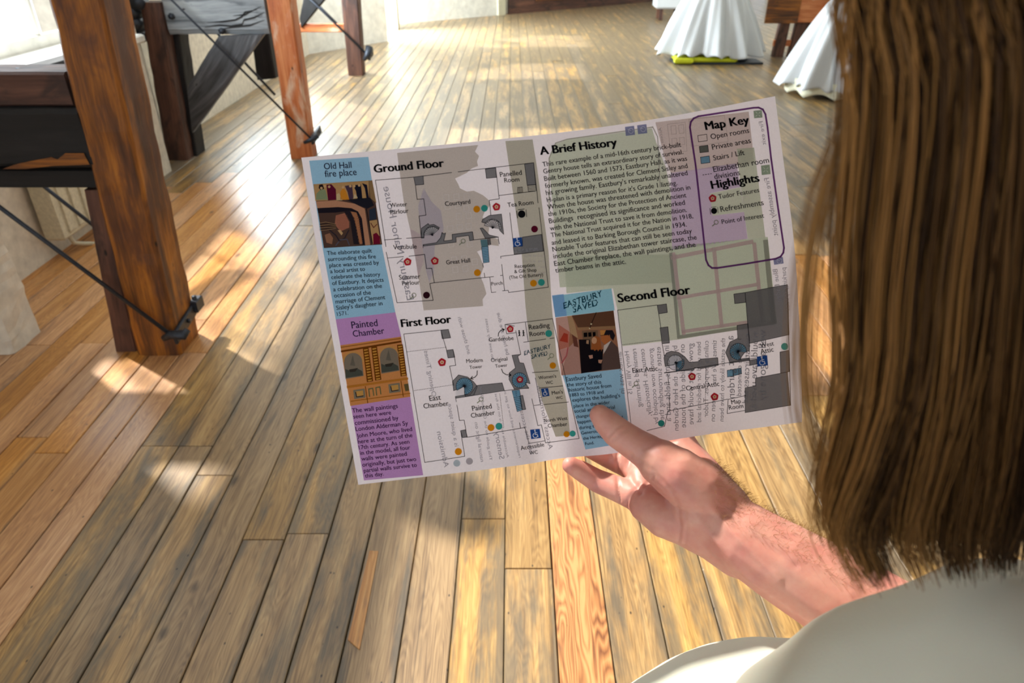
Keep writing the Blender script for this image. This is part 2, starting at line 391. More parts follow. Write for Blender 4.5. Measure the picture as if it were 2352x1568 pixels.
# window 1: sash, bars and bevelled sill seen at the top left
M['glass'] = NT('window_glass').m
g = M['glass'].node_tree; gb = g.nodes['Principled BSDF']
tr = g.nodes.new('ShaderNodeBsdfTransparent'); gl = g.nodes.new('ShaderNodeBsdfGlossy'); gl.inputs['Roughness'].default_value = .02
mx = g.nodes.new('ShaderNodeMixShader'); mx.inputs[0].default_value = .06; g.links.new(tr.outputs[0], mx.inputs[1]); g.links.new(gl.outputs[0], mx.inputs[2])
g.links.new(mx.outputs[0], g.nodes['Material Output'].inputs[0])
def window(name, x, y0, y1, z0, z1, nb):
    w = empty(name, (x, (y0 + y1) / 2, z0)); w['kind'] = 'structure'
    fr = []
    for a, b in ((y0, y0 + .06), (y1 - .06, y1)): fr.append(box_vf(x - .03, x + .03, a, b, z0, z1, .004))
    for a, b in ((z0, z0 + .07), (z1 - .06, z1)): fr.append(box_vf(x - .03, x + .03, y0 + .06, y1 - .06, a, b, .004))
    V, F = join_vf(fr); mesh('window_frame', V, F, M['white'], w)
    for k in range(1, nb):
        y = y0 + (y1 - y0) * k / nb; box('glazing_bar', x - .014, x + .014, y - .013, y + .013, z0 + .07, z1 - .06, M['white'], w, ch=.003)
    for k in range(nb):
        a = y0 + (y1 - y0) * k / nb + .02; b = y0 + (y1 - y0) * (k + 1) / nb - .02
        box('pane', x - .002, x + .002, a + .03, b - .03, z0 + .05, z1 - .04, M['glass'], w, ch=0)
    return w
w1 = window('window_1', -2.86, 2.9, 5.1, .95, 2.56, 4)
box('window_sill', -2.86, -2.50, 2.87, 5.13, .90, .955, M['white'], w1, ch=.012)
for i, (a, b, lo) in enumerate(((7.3, 8.7, .9), (9.6, 11.0, .9), (12.1, 13.6, .5))): window('window_%d' % (i + 2), -3.1, a, b, lo, 2.5, 3)
pil = box('wall_pilaster', -2.98, -2.745, 5.30, 5.55, 0, CEIL, M['wash']); pil['kind'] = 'structure'; pil.name = 'trim_5'

# ------------------------------------------------------------------ roof frames along the left wall
def quad4(fn, pts): return [fn(*p) for p in pts]
def prism_face(front, depth):            # front face quad (4 world pts) pushed back in +y -> bottom/top quads
    a, b, c, d = [Vector(p) for p in front]      # bl, br, tr, tl
    dy = Vector((0, depth, 0))
    return [a, b, b + dy, a + dy], [d, c, c + dy, d + dy]
# frame 1 (nearest)
Y1 = 2.545
f1 = empty('timber_roof_frame', (-1.55, Y1 + .1, 0), 'nearest honey-brown oak post frame with black crossbeams and tie rods, on the left', 'timber frame', 'timber roof frames along the left wall')
def ext(p, q, z):                        # run the line p->q on to height z
    p, q = Vector(p), Vector(q); t = (z - p.z) / (q.z - p.z); return p.lerp(q, t)
bl, br = aty(313, 817, Y1), aty(417, 817, Y1); bl.z = br.z = 0
ml, mr = aty(218, 437, Y1), aty(328, 437, Y1)
tl, tr_ = aty(107, 0, Y1), aty(233, 0, Y1)
b_, m2_ = prism_face([bl, br, mr, ml], .20); _, t_ = prism_face([ml, mr, ext(mr, tr_, 1.62), ext(ml, tl, 1.62)], .20)
timber('post', b_, t_, M['oak'], f1, n=34, rough=.006, seed=1, mid=m2_, tm=ml.z / 1.62)
# cheek plank on the left of the post foot, under the beams
c0, c1 = aty(263, 807, Y1 + .03), aty(316, 812, Y1 + .03); c0.z = c1.z = 0
c2, c3 = aty(230, 437, Y1 + .03), aty(192, 437, Y1 + .03)
b_, t_ = prism_face([c0, c1, c2, c3], .15); timber('cheek_plank', b_, t_, M['redwood'], f1, n=12, rough=.003, seed=3)
zt, zm, zb, z4 = aty(100, 170, Y1).z, aty(100, 250, Y1).z, aty(100, 386, Y1).z, aty(100, 437, Y1).z
def beam(name, x0, x1, y0, y1, z0, z1, mat, par, rough=.003, seed=0, n=10):
    return timber(name, [(x0, y0, z0), (x0, y1, z0), (x0, y1, z1), (x0, y0, z1)], [(x1, y0, z0), (x1, y1, z0), (x1, y1, z1), (x1, y0, z1)], mat, par, n, rough, seed)
beam('beam', -2.56, aty(158, 210, Y1 + .03).x, Y1 + .03, Y1 + .21, zm, zt, M['redwood'], f1, seed=4)
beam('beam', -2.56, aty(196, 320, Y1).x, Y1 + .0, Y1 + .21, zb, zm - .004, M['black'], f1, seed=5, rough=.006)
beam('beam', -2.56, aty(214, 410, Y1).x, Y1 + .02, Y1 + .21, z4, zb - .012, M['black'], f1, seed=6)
# fresh orange wood showing along the broken lower arris
pts = [(5, 388), (40, 376), (90, 366), (118, 361), (132, 366), (150, 352), (192, 352), (206, 378), (120, 381), (60, 388)]
V = [aty(x, y, Y1 - .008) for x, y in pts] + [aty(x, y, Y1 + .03) for x, y in pts]; n = len(pts)
F = [tuple(reversed(range(n)))] + [(i, (i + 1) % n, (i + 1) % n + n, i + n) for i in range(n)]
s_ = mesh('broken_arris', V, F, M['oak'], f1, uvs={'metric': [(v.z, v.x) for v in V]}); tag(s_, 'orange freshly split edge of the black beam')
# diagonal wall strut behind the frame, below the sill
q0, q1 = atx(60, 165, -2.4), aty(140, 136, 2.9)
timber('strut', [(-2.52, 3.15, .86), (-2.40, 3.15, .86), (-2.40, 3.15, .98), (-2.52, 3.15, .98)], [(-2.3, 4.0, .90), (-2.18, 4.0, .90), (-2.18, 4.0, 1.02), (-2.3, 4.0, 1.02)], M['black'], f1, 8, .003)
tube('bolt', [aty(45, 172, Y1 + .12), aty(45, 158, Y1 + .12)], .013, M['iron'], f1)
# tie rods and their foot bracket
foot = aty(392, 768, Y1 - .03)
tube('tie_rod', [foot, aty(0, 476, Y1 - .03), aty(-330, 228, Y1 - .03)], .0085, M['iron'], f1)
r2a, r2b = aty(214, 517, Y1 + .5), aty(112, 437, Y1 + .5)
tube('tie_rod', [r2a + (r2a - r2b) * .35, r2b, r2b + (r2b - r2a) * 1.6], .0085, M['iron'], f1)
def bracket(par, p, q, w, th, name='iron_bracket', bolts=3, wrap=None):
    p, q = Vector(p), Vector(q); d = (q - p).normalized(); up = Vector((0, 0, 1)); up = (up - d * up.dot(d)).normalized(); nn = d.cross(up)
    if nn.x < 0: nn = -nn
    V = []
    for z, i in ((0, 0), (th * .7, 0), (th, .004)):
        for a, b in ((0, 0), (1, 0), (1, 1), (0, 1)):
            V.append(p.lerp(q, a) + d * (i if a == 0 else -i) + up * ((b - .5) * (w - 2 * i)) + nn * z)
    F = [(3, 2, 1, 0), (8, 9, 10, 11)] + [(4 * k + i, 4 * k + (i + 1) % 4, 4 * k + 4 + (i + 1) % 4, 4 * k + 4 + i) for k in range(2) for i in range(4)]
    bo = mesh(name, V, F, M['iron'], par)
    for k in range(bolts):
        c = p.lerp(q, (k + .6) / (bolts + .2)) + nn * th
        tube('bolt_head', [c - nn * .002, c + nn * .009], .010, M['iron'], bo, 6)
    return bo
xr = br.x + .006
bracket(f1, (xr, Y1 - .035, foot.z - .02), (xr, Y1 + .225, .135), .055, .014)
tube('shackle', [foot + Vector((-.035, .0, -.02)), foot, foot + Vector((.055, .0, -.004)), foot + Vector((.066, .02, .012))], [.013, .019, .021, .014], M['iron'], f1, 8)
tube('shackle_pin', [Vector((xr + .012, Y1 + .20, .12)), Vector((xr + .012, Y1 + .20, .185))], .011, M['iron'], f1, 8)
V, F = join_vf([box_vf(xr - .006, xr + .03, Y1 + .17, Y1 + .24, .115, .17, .004)]); mesh('rod_eye', V, F, M['iron'], f1)

# frame 2
Y2 = 5.42
f2 = empty('timber_roof_frame', (-2.2, Y2 + .1, 0), 'middle timber frame with grey cracked crossbeam, grey knee brace and orange right post', 'timber frame', 'timber roof frames along the left wall')
def post2(p, y, mat, dep, ztop, seed, name='post', n=16):
    a, b, c, d = [aty(x, yy, y) for x, yy in p]; a.z = b.z = 0
    b_, t_ = prism_face([a, b, ext(b, c, ztop), ext(a, d, ztop)], dep); return timber(name, b_, t_, mat, f2, n, .005, seed)
post2([(383, 368), (431, 367), (367, 13), (320, 13)], Y2, M['redwood'], .16, 1.12, 11)
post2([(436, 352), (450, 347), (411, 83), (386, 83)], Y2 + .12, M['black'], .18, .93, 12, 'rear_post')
post2([(666, 357), (716, 354), (667, 0), (611, 0)], Y2 + .04, M['orange_oak'], .17, 2.0, 13, n=20)
Yb = Y2 + .05
z0_, z1_ = aty(480, 79, Yb).z, aty(480, -110, Yb).z
beam('crossbeam', aty(380, 40, Yb).x, aty(612, 40, Yb).x, Yb, Yb + .2, z0_, z1_, M['grey'], f2, .005, 14, 14)
# cracks in the beam face: thin dark shakes cut in as wedges
for cpts in ([(470, 62), (505, 58), (530, 60), (556, 56), (560, 46), (585, 40), (606, 28)], [(475, 52), (510, 50), (540, 46), (556, 38), (562, 28), (590, 22)], [(500, 68), (540, 62), (575, 58), (606, 46)], [(535, 36), (562, 34), (600, 14)]):
    pp = [aty(x, y, Yb - .004) for x, y in cpts]; V = []
    for i, p in enumerate(pp):
        w = .006 * (1 if 0 < i < len(pp) - 1 else .15); V += [p + Vector((0, 0, w)), p - Vector((0, 0, w))]
    F = [(2 * i, 2 * i + 1, 2 * i + 3, 2 * i + 2) for i in range(len(pp) - 1)]
    o = mesh('timber_shake', V, F, M['black'], f2, uvs={'metric': [(v.x, v.z) for v in V]}); md = o.modifiers.new('s', 'SOLIDIFY'); md.thickness = .006; md.offset = -1
# knee brace: broad grey plank from beam down to the left post's foot
k0, k1, k2, k3 = aty(430, 200, Y2 + .02), aty(441, 306, Y2 + .02), aty(606, 79, Y2 + .02), aty(500, 84, Y2 + .02)
timber('knee_brace', [k0, k1, k1 + Vector((0, .07, 0)), k0 + Vector((0, .07, 0))], [k3, k2, k2 + Vector((0, .07, 0)), k3 + Vector((0, .07, 0))], M['greybrown'], f2, 10, .004, 15, .1)
post2([(592, 184), (632, 180), (612, 70), (580, 84)], Y2 + .3, M['black'], .12, .93, 16, 'rear_post') if False else None
m_ = [aty(590, 184, 5.95), aty(633, 180, 5.95), aty(613, 60, 5.95), aty(578, 95, 5.95)]
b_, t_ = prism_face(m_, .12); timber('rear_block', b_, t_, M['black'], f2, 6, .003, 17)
tube('tie_rod', [aty(718, 322, Y2 - .02), aty(392, -2, Y2 - .02), aty(200, -192, Y2 - .02)], .008, M['iron'], f2)
tube('tie_rod', [aty(632, 218, Y2 + .33), aty(556, 137, Y2 + .33), aty(470, 45, Y2 + .33)], .010, M['iron'], f2)
fx = aty(716, 318, Y2 + .03)
bracket(f2, (fx.x + .0, Y2 + .0, fx.z - .01), (fx.x + .01, Y2 + .24, fx.z + .02), .06, .02, bolts=2)
tube('shackle', [fx + Vector((-.05, -.05, -.02)), fx + Vector((0, -.05, 0)), fx + Vector((.06, -.03, .03))], [.012, .018, .02], M['iron'], f2, 8)
# knobbly iron strap head left of the left post
for (px, py, r) in ((316, 8, .045), (305, 30, .04), (310, 55, .042), (304, 74, .036), (318, 86, .04)):
    c = aty(px, py, Y2 - .02); tube('strap_knuckle', [c + Vector((0, -.04, 0)), c + Vector((0, .10, 0))], r, M['iron'], f2, 7)
a, b = aty(316, 0, Y2 + .01), aty(322, 92, Y2 + .01)
v, f = box_vf(a.x - .035, b.x + .02, Y2 - .01, Y2 + .16, b.z, a.z + .15, .006); mesh('iron_strap', v, f, M['iron'], f2)
c = aty(392, 38, Yb - .02); tube('bolt_head', [c, c + Vector((0, .05, 0))], .022, M['iron'], f2, 6)
c = aty(508, 72, Yb - .03); tube('bolt_head', [c, c + Vector((0, .05, 0))], .022, M['iron'], f2, 6)

# frame 3
Y3 = 8.95
f3 = empty('timber_roof_frame', (-1.9, Y3, 0), 'farthest dark brown timber frame with a low pale rail, beside the white return wall', 'timber frame', 'timber roof frames along the left wall')
a, b = flo(801, 173), flo(836, 172); a = Vector((a.x, Y3, 0)); b = Vector((b.x, Y3, 0)); c = aty(822, 0, Y3); d = aty(783, 0, Y3)
b_, t_ = prism_face([a, b, ext(b, c, 2.2), ext(a, d, 2.2)], .2); timber('post', b_, t_, M['redwood'], f3, 14, .005, 21)
z0_, z1_ = aty(740, 75, Y3).z, aty(740, 56, Y3).z
beam('rail', -2.95, a.x + .03, Y3 + .03, Y3 + .12, z0_, z1_, M['orange_oak'], f3, .003, 22)
k0, k1, k2, k3 = aty(688, 42, Y3), aty(692, 64, Y3), aty(762, -20, Y3), aty(700, -20, Y3)
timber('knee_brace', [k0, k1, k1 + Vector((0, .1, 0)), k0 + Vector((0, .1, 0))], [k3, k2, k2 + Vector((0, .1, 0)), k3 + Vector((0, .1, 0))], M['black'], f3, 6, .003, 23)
tube('tie_rod', [aty(846, 128, Y3 - .02), aty(740, 25, Y3 - .02), aty(650, -62, Y3 - .02)], .013, M['iron'], f3)
tube('tie_rod', [aty(800, 80, Y3 + .4), aty(700, -20, Y3 + .4)], .012, M['iron'], f3)
fx = aty(846, 126, Y3); bracket(f3, (fx.x - .01, Y3 - .02, fx.z - .02), (fx.x - .01, Y3 + .24, fx.z), .08, .03, bolts=2)
tube('shackle', [fx + Vector((-.05, -.06, -.05)), fx + Vector((0, -.05, 0)), fx + Vector((.02, 0, .09))], [.02, .04, .045], M['iron'], f3, 8)

# ------------------------------------------------------------------ whitewashed masonry pier and radiator
pr = timber('masonry_pier', [(-2.57, 2.55, 0), (-2.15, 2.55, 0), (-2.15, 2.76, 0), (-2.57, 2.76, 0)], [(-2.57, 2.56, z4 - .004), (-2.16, 2.56, z4 - .004), (-2.15, 2.75, z4 - .004), (-2.57, 2.75, z4 - .004)], M['wash'], None, 22, .014, 31, .05)
tag(pr, 'rough whitewashed masonry pier under the black beam at the left edge', 'pier')
rd = empty('radiator', (-2.5, 3.9, .12), 'cream panel radiator on the wall behind the nearest post', 'radiator')
box('radiator_panel', -2.525, -2.42, 3.52, 4.45, .12, .66, M['cream'], rd, ch=.012)
for k in range(9): box('convector_rib', -2.422, -2.408, 3.57 + k * .098, 3.63 + k * .098, .15, .63, M['cream'], rd, ch=.005)
tube('valve_pipe', [(-2.47, 3.62, .13), (-2.46, 3.64, .06), (-2.45, 3.70, .03), (-2.44, 3.78, -.005)], .012, M['cream'], rd)
box('wall_bracket', -2.545, -2.52, 3.6, 3.66, .2, .6, M['cream'], rd); box('wall_bracket', -2.545, -2.52, 4.3, 4.36, .2, .6, M['cream'], rd)
tube('valve_pipe', [(-2.47, 4.38, .13), (-2.47, 4.38, -.005)], .012, M['cream'], rd)

# ------------------------------------------------------------------ white gowns on stands, bench, draped stool
t = NT('white_linen'); tc = t.new('ShaderNodeTexCoord'); fz = t.noise(tc.outputs['Object'], 300, 2)
t.b.inputs['Base Color'].default_value = srgb(208, 210, 212); t.b.inputs['Roughness'].default_value = .85; t.b.inputs['Sheen Weight'].default_value = .3; t.bump(fz, .1, .001)
M['linen'] = t.m
M['lime'] = plain('yellow_green_cloth', srgb(196, 200, 24), .7)
M['ivory'] = plain('ivory_lace', srgb(236, 232, 205), .8, bumpy=.4, bscale=80)
def gown(cx, cy, rx, ry, label, seed, folds, hemz=.02, lean=0, zw=1.02):
    g = empty('gown', (cx, cy, 0), label, 'dress', 'white gowns on stands')
    V = []; n = 140; rows = 34
    for k in range(rows + 1):
        t = k / rows; z = hemz + (zw - hemz) * t
        prof = .22 + .78 * (1 - t) ** .60
        for i in range(n):
            th = 2 * math.pi * i / n
            fo = .13 * (1 - t * .75) * (math.sin(folds * th + seed + .8 * math.sin(2.1 * th + seed) + 1.2 * t) + .45 * math.sin((folds * 2.3) * th + 2 * seed - t))
            hz = .02 * math.sin(3 * th + seed) * (1 - t) ** 3
            r = prof * (1 + fo)
            V.append((cx + lean * (1 - t) * rx + rx * r * math.cos(th), cy + ry * r * math.sin(th), z + hz + .018 * (1 - t) ** 4 * math.sin(folds * 2 * th)))
    F = [(k * n + i, k * n + (i + 1) % n, (k + 1) * n + (i + 1) % n, (k + 1) * n + i) for k in range(rows) for i in range(n)]
    o = mesh('skirt', V, F, M['linen'], g, smooth=True); md = o.modifiers.new('s', 'SOLIDIFY'); md.thickness = .006
    # bodice and sleeves
    V = []; rows = 12; n2 = 40
    for k in range(rows + 1):
        t = k / rows; z = zw + .40 * t
        w = .125 + .06 * math.sin(math.pi * min(1, t * 1.1)) + (.02 if t < .9 else -.02); d = .10 + .04 * math.sin(math.pi * t)
        if t > .85: w *= 1 - (t - .85) * 2.5; d *= 1 - (t - .85) * 2.5
        for i in range(n2):
            th = 2 * math.pi * i / n2; V.append((cx + w * math.cos(th), cy + d * math.sin(th), z))
    F = [(k * n2 + i, k * n2 + (i + 1) % n2, (k + 1) * n2 + (i + 1) % n2, (k + 1) * n2 + i) for k in range(rows) for i in range(n2)] + [tuple(range(rows * n2, rows * n2 + n2))]
    mesh('bodice', V, F, M['linen'], g, smooth=True)
    for s in (-1, 1):
        tube('sleeve', [(cx + s * .12, cy, zw + .36), (cx + s * .20, cy, zw + .30), (cx + s * .25, cy - .03, zw + .15), (cx + s * .24, cy - .08, zw + .0), (cx + s * .22, cy - .12, zw - .08)], [.05, .062, .055, .045, .06], M['linen'], g, 14)
    tube('stand_pole', [(cx, cy, .0), (cx, cy, zw + .48)], .018, M['iron'], g)
    tube('stand_base', [(cx, cy, -.002), (cx, cy, .03)], .20, M['iron'], g, 24)
    tube('neck_block', [(cx, cy, zw + .36), (cx, cy, zw + .46), (cx, cy, zw + .48)], [.055, .05, .03], M['cream'], g, 16)
    return g
b1 = flo(1655, 152)
g1 = gown(b1.x - .03, b1.y + .58, .66, .55, 'long white gown on a stand with a yellow-green block under its hem', 1.2, 11, hemz=.098)
b2g = flo(1955, 238)
g2 = gown(b2g.x + .04, b2g.y + .50, .56, .5, 'long white gown nearer the camera with an ivory scalloped underskirt, beside the hair', 2.9, 8, hemz=.10, lean=-.05)
# ivory scalloped underskirt of the nearer gown
V = []; n = 120; cx, cy = b2g.x + .04, b2g.y + .50
for k in range(5):
    t_ = k / 4
    for i in range(n):
        th = 2 * math.pi * i / n; r = 1 + .05 * math.sin(8 * th + 2.9)
        z = .012 + .045 * (abs(math.sin(5 * th))) * (1 - t_) + .16 * t_
        V.append((cx - .03 + .50 * r * math.cos(th), cy + .45 * r * math.sin(th), z))
F = [(k * n + i, k * n + (i + 1) % n, (k + 1) * n + (i + 1) % n, (k + 1) * n + i) for k in range(4) for i in range(n)]
o = mesh('underskirt', V, F, M['ivory'], g2, smooth=True); tag(o, 'ivory underskirt with scalloped hem'); o.modifiers.new('s', 'SOLIDIFY').thickness = .006
# yellow-green block with a dark foot under the first gown
la, lb = flo(1553, 150), flo(1690, 147)
blk = empty('display_block', ((la.x + lb.x) / 2, la.y + .1, 0), 'yellow-green padded block peeping out under the white gown hem', 'block')
box('padded_top', la.x, lb.x, la.y + .05, la.y + .35, .025, .085, M['lime'], blk, ch=.02)
o = box('base_board', la.x - .01, lb.x + .35, la.y + .06, la.y + .40, 0, .024, M['iron'], blk); tag(o, 'dark base board')
o = box('toe_cap', la.x - .02, la.x + .22, la.y + .01, la.y + .1, .012, .085, M['lime'], blk, ch=.02)
o = box('foot', lb.x + .02, lb.x + .14, la.y + .1, la.y + .2, .025, .09, M['iron'], blk, ch=.02)
# bench with orange end panel
YB = flo(1850, 140).y + .25
bx0, bx1 = aty(1757, 50, YB).x, aty(2010, 50, YB).x; zap = aty(1800, 54, YB).z
bn = empty('oak_bench', ((bx0 + bx1) / 2, YB + .3, 0), 'orange-brown wooden bench table behind the two white gowns', 'bench')
box('table_top', bx0 - .04, bx1 + .04, YB - .03, YB + .62, zap + .34, zap + .38, M['oak'], bn)
xm = aty(1832, 50, YB).x
o = box('apron_panel', bx0, xm, YB, YB + .03, zap, zap + .339, M['oak'], bn); tag(o, 'bright orange panel')
o = box('apron_panel', xm + .002, bx1, YB + .008, YB + .035, zap + .01, zap + .339, M['orange_oak'], bn); tag(o, 'duller tan panel')
for (px, w) in ((1790, .13), (1832, .20)):
    c = aty(px, 100, YB + .12)
    timber('leg', [(c.x - w * .6, YB + .06, 0), (c.x + w * .5, YB + .06, 0), (c.x + w * .5, YB + .16, 0), (c.x - w * .6, YB + .16, 0)], [(c.x - w * .3, YB + .06, zap + .338), (c.x + w * .7, YB + .06, zap + .338), (c.x + w * .7, YB + .16, zap + .338), (c.x - w * .3, YB + .16, zap + .338)], M['redwood'], bn, 8, .003)
box('leg', bx1 - .12, bx1 - .03, YB + .06, YB + .15, 0, zap + .34, M['redwood'], bn); box('leg', bx1 - .12, bx1 - .03, YB + .45, YB + .54, 0, zap + .34, M['redwood'], bn)
zs = aty(1870, 97, YB + .1).z
box('stretcher', bx0 + .2, bx1 - .04, YB + .085, YB + .125, zs - .05, zs + .03, M['orange_oak'], bn)
tube('brace', [aty(1852, 72, YB + .1), aty(1905, 52, YB + .1)], .03, M['redwood'], bn, 6)
# draped stool far behind
s0 = flo(1548, 44)
st = empty('draped_stool', (s0.x - .1, s0.y, 0), 'small dark-legged stool under a white cloth, far behind the first gown', 'stool')
for dx, dy in ((-.2, -.15), (.13, -.15), (-.2, .15), (.13, .15)): box('leg', s0.x - .12 + dx, s0.x - .06 + dx, s0.y + dy - .03, s0.y + dy + .03, 0, .62, M['redwood'], st)
zc = aty(1530, 18, s0.y).z
V, F = box_vf(s0.x - .40, s0.x + .08, s0.y - .22, s0.y + .22, zc, .68, .03); o = mesh('cloth_cover', V, F, M['linen'], st)

# ------------------------------------------------------------------ the leaflet (A4 sheet, gently bowed, printed both sides)
def lerp(a, b, t): return a + (b - a) * t
def poly_eval(pts, t):                   # piecewise Catmull through (t, x, y)
    for i in range(len(pts) - 1):
        if t <= pts[i + 1][0] or i == len(pts) - 2:
            a, b = pts[i], pts[i + 1]; p = pts[max(i - 1, 0)]; n = pts[min(i + 2, len(pts) - 1)]
            u = (t - a[0]) / (b[0] - a[0]); h = b[0] - a[0]; out = []
            for k in (1, 2):
                m0 = (b[k] - p[k]) / max(b[0] - p[0], 1e-6) * h; m1 = (n[k] - a[k]) / max(n[0] - a[0], 1e-6) * h
                out.append((2 * u**3 - 3 * u * u + 1) * a[k] + (u**3 - 2 * u * u + u) * m0 + (3 * u * u - 2 * u**3) * b[k] + (u**3 - u * u) * m1)
            return out
TOP = [(0, 692, 362), (.485, 1220, 312), (.735, 1494, 275), (1, 1780, 221)]
BOT = [(0, 823, 1113), (.365, 1200, 1067), (.455, 1292, 1052), (.57, 1414, 1040), (.71, 1550, 1009), (1, 1842, 969)]
LEF = [(0, 692, 362), (.5, 757, 740), (1, 823, 1113)]
RIG = [(0, 1780, 221), (.18, 1797, 350), (.45, 1824, 560), (.75, 1838, 780), (.9, 1842, 895), (1, 1842, 969)]
def sheet_xy(s, r):
    t, b, l, g = poly_eval(TOP, s), poly_eval(BOT, s), poly_eval(LEF, r), poly_eval(RIG, r); o = []
    for k in (0, 1):
        bil = (1 - s) * (1 - r) * TOP[0][k + 1] + s * (1 - r) * TOP[-1][k + 1] + (1 - s) * r * BOT[0][k + 1] + s * r * BOT[-1][k + 1]
        o.append((1 - r) * t[k] + r * b[k] + (1 - s) * l[k] + s * g[k] - bil)
    return o
def sheet_depth(px, py):                 # distance of the sheet along the lens axis (m)
    s = (px - 692 - (py - 362) * .17) / 1060.; r = (py - 362 + (px - 692) * .13) / 750.
    d = .424 + .027 * r + .004 * s - .007 * math.sin(math.pi * min(max(s, 0), 1)) * (.4 + .6 * r)
    d += .0035 * math.exp(-(((px - 1300) / 46.) ** 2)) * min(1, max(0, (py - 640) / 300.))      # buckle beside the thumb
    d -= .0025 * math.exp(-(((px - 1240) / 40.) ** 2)) * min(1, max(0, (py - 640) / 300.))
    return d
def on_sheet(px, py, lift=0.0): return at(px, py, sheet_depth(px, py) - lift)

lf_o = on_sheet(1300, 700)
leaf = empty('leaflet', lf_o, 'printed A4 visitor map leaflet held up in the right hand, print showing through', 'leaflet')
def paper_mat(name, attr=None, col=None):
    t = NT(name)
    if attr:
        a = t.new('ShaderNodeVertexColor', layer_name='ink'); c = a.outputs['Color']
        tc = t.new('ShaderNodeTexCoord'); f = t.noise(tc.outputs['Object'], 1500, 3, .7)
        c = t.mix(.16, c, t.ramp(f, [(.3, (.2, .2, .2)), (.7, (1, 1, 1))]), 'MULTIPLY')
    else:
        tc = t.new('ShaderNodeTexCoord'); f = t.noise(tc.outputs['Object'], 700, 3, .7); c = t.ramp(f, [(.3, tuple(x * .95 for x in col[:3])), (.7, col)])
    out = t.n['Material Output']; d = t.new('ShaderNodeBsdfDiffuse'); tl_ = t.new('ShaderNodeBsdfTranslucent'); m = t.new('ShaderNodeMixShader')
    m.inputs[0].default_value = .5; t.l.new(c, d.inputs[0]); t.l.new(c, tl_.inputs[0]); t.l.new(d.outputs[0], m.inputs[1]); t.l.new(tl_.outputs[0], m.inputs[2]); t.l.new(m.outputs[0], out.inputs[0])
    return t.m
M['paper'] = paper_mat('leaflet_paper', col=srgb(206, 199, 206))
# ink sits in the sheet's fibres: the print layer is itself see-through to light from behind
def ink_mat(name):
    t = NT(name); a = t.new('ShaderNodeVertexColor', layer_name='ink'); tc = t.new('ShaderNodeTexCoord'); f = t.noise(tc.outputs['Object'], 1500, 3, .7)
    c = t.mix(.14, a.outputs['Color'], t.ramp(f, [(.3, (.25, .25, .25)), (.7, (1, 1, 1))]), 'MULTIPLY')
    out = t.n['Material Output']; d = t.new('ShaderNodeBsdfDiffuse'); tl_ = t.new('ShaderNodeBsdfTranslucent'); m = t.new('ShaderNodeMixShader')
    m.inputs[0].default_value = .5; t.l.new(c, d.inputs[0]); t.l.new(c, tl_.inputs[0]); t.l.new(d.outputs[0], m.inputs[1]); t.l.new(tl_.outputs[0], m.inputs[2]); t.l.new(m.outputs[0], out.inputs[0])
    return t.m
M['ink'] = ink_mat('printing_ink')

# The sheet is cut into one surface; every printed shape is flat print lying in it.
NX, NY = 110, 76; V = []
for j in range(NY + 1):
    for i in range(NX + 1):
        x, y = sheet_xy(i / NX, j / NY); V.append(on_sheet(x, y))
nf = len(V); V += [v + (at(CX, CY, 1) - at(CX, CY, 0)).normalized() * .00012 for v in V]
F = [(j * (NX + 1) + i, (j + 1) * (NX + 1) + i, (j + 1) * (NX + 1) + i + 1, j * (NX + 1) + i + 1) for j in range(NY) for i in range(NX)]
V = V[:nf]
mesh('paper_sheet', V, F, M['paper'], leaf, smooth=True)

LAYER = [0]
class Ink:
    def __init__(s, name, label=None, parent=None): s.V, s.F, s.C, s.name, s.label = [], [], [], name, label
    def add(s, pts, faces, col, lift):
        n = len(s.V); s.V += [on_sheet(x, y, lift) for x, y in pts]; s.F += [tuple(i + n for i in f) for f in faces]; s.C += [col] * len(faces)
    def build(s, parent=None):
        o = mesh(s.name, s.V, s.F, M['ink'], parent or leaf, smooth=True)
        ca = o.data.color_attributes.new('ink', 'FLOAT_COLOR', 'CORNER'); a = np.empty((len(o.data.loops), 4), 'f')
        k = 0
        for f, c in zip(s.F, s.C): a[k:k + len(f)] = c; k += len(f)
        ca.data.foreach_set('color', a.ravel())
        if s.label: o['label'] = s.label
        return o
def fill(ink, pts, col, layer, ml=13):
    """polygon in trace coordinates -> fine triangles following the sheet"""
    bm = bmesh.new(); vs_ = [bm.verts.new((x, y, 0)) for x, y in pts]
    for tri in geometry.tessellate_polygon([[Vector((x, y, 0)) for x, y in pts]]):
        try: bm.faces.new([vs_[i] for i in tri])
        except ValueError: pass
    for _ in range(7):
        es = [e for e in bm.edges if e.calc_length() > ml]
        if not es: break
        bmesh.ops.subdivide_edges(bm, edges=es, cuts=1); bmesh.ops.triangulate(bm, faces=bm.faces[:])
    bm.verts.index_update()
    ink.add([(v.co.x, v.co.y) for v in bm.verts], [tuple(v.index for v in f.verts) for f in bm.faces], col, .00006 + layer * .00003); bm.free()
def line(ink, pts, w, col, layer, closed=False, dash=None):
    if closed: pts = pts + [pts[0]]
    for a, b in zip(pts[:-1], pts[1:]):
        a, b = Vector(a), Vector(b); L = (b - a).length
        if L < .01: continue
        d = (b - a) / L; nn = Vector((-d.y, d.x)) * w / 2
        segs = []
        if dash:
            t = 0
            while t < L: segs.append((t, min(L, t + dash[0]))); t += dash[0] + dash[1]
        else: segs = [(-w * .4, L + w * .4)]
        for s0, s1 in segs:
            n = max(1, int((s1 - s0) / 12)); P = []
            for k in range(n + 1):
                p = a + d * lerp(s0, s1, k / n); P += [tuple(p + nn), tuple(p - nn)]
            ink.add(P, [(2 * k, 2 * k + 1, 2 * k + 3, 2 * k + 2) for k in range(n)], col, .00006 + layer * .00003)
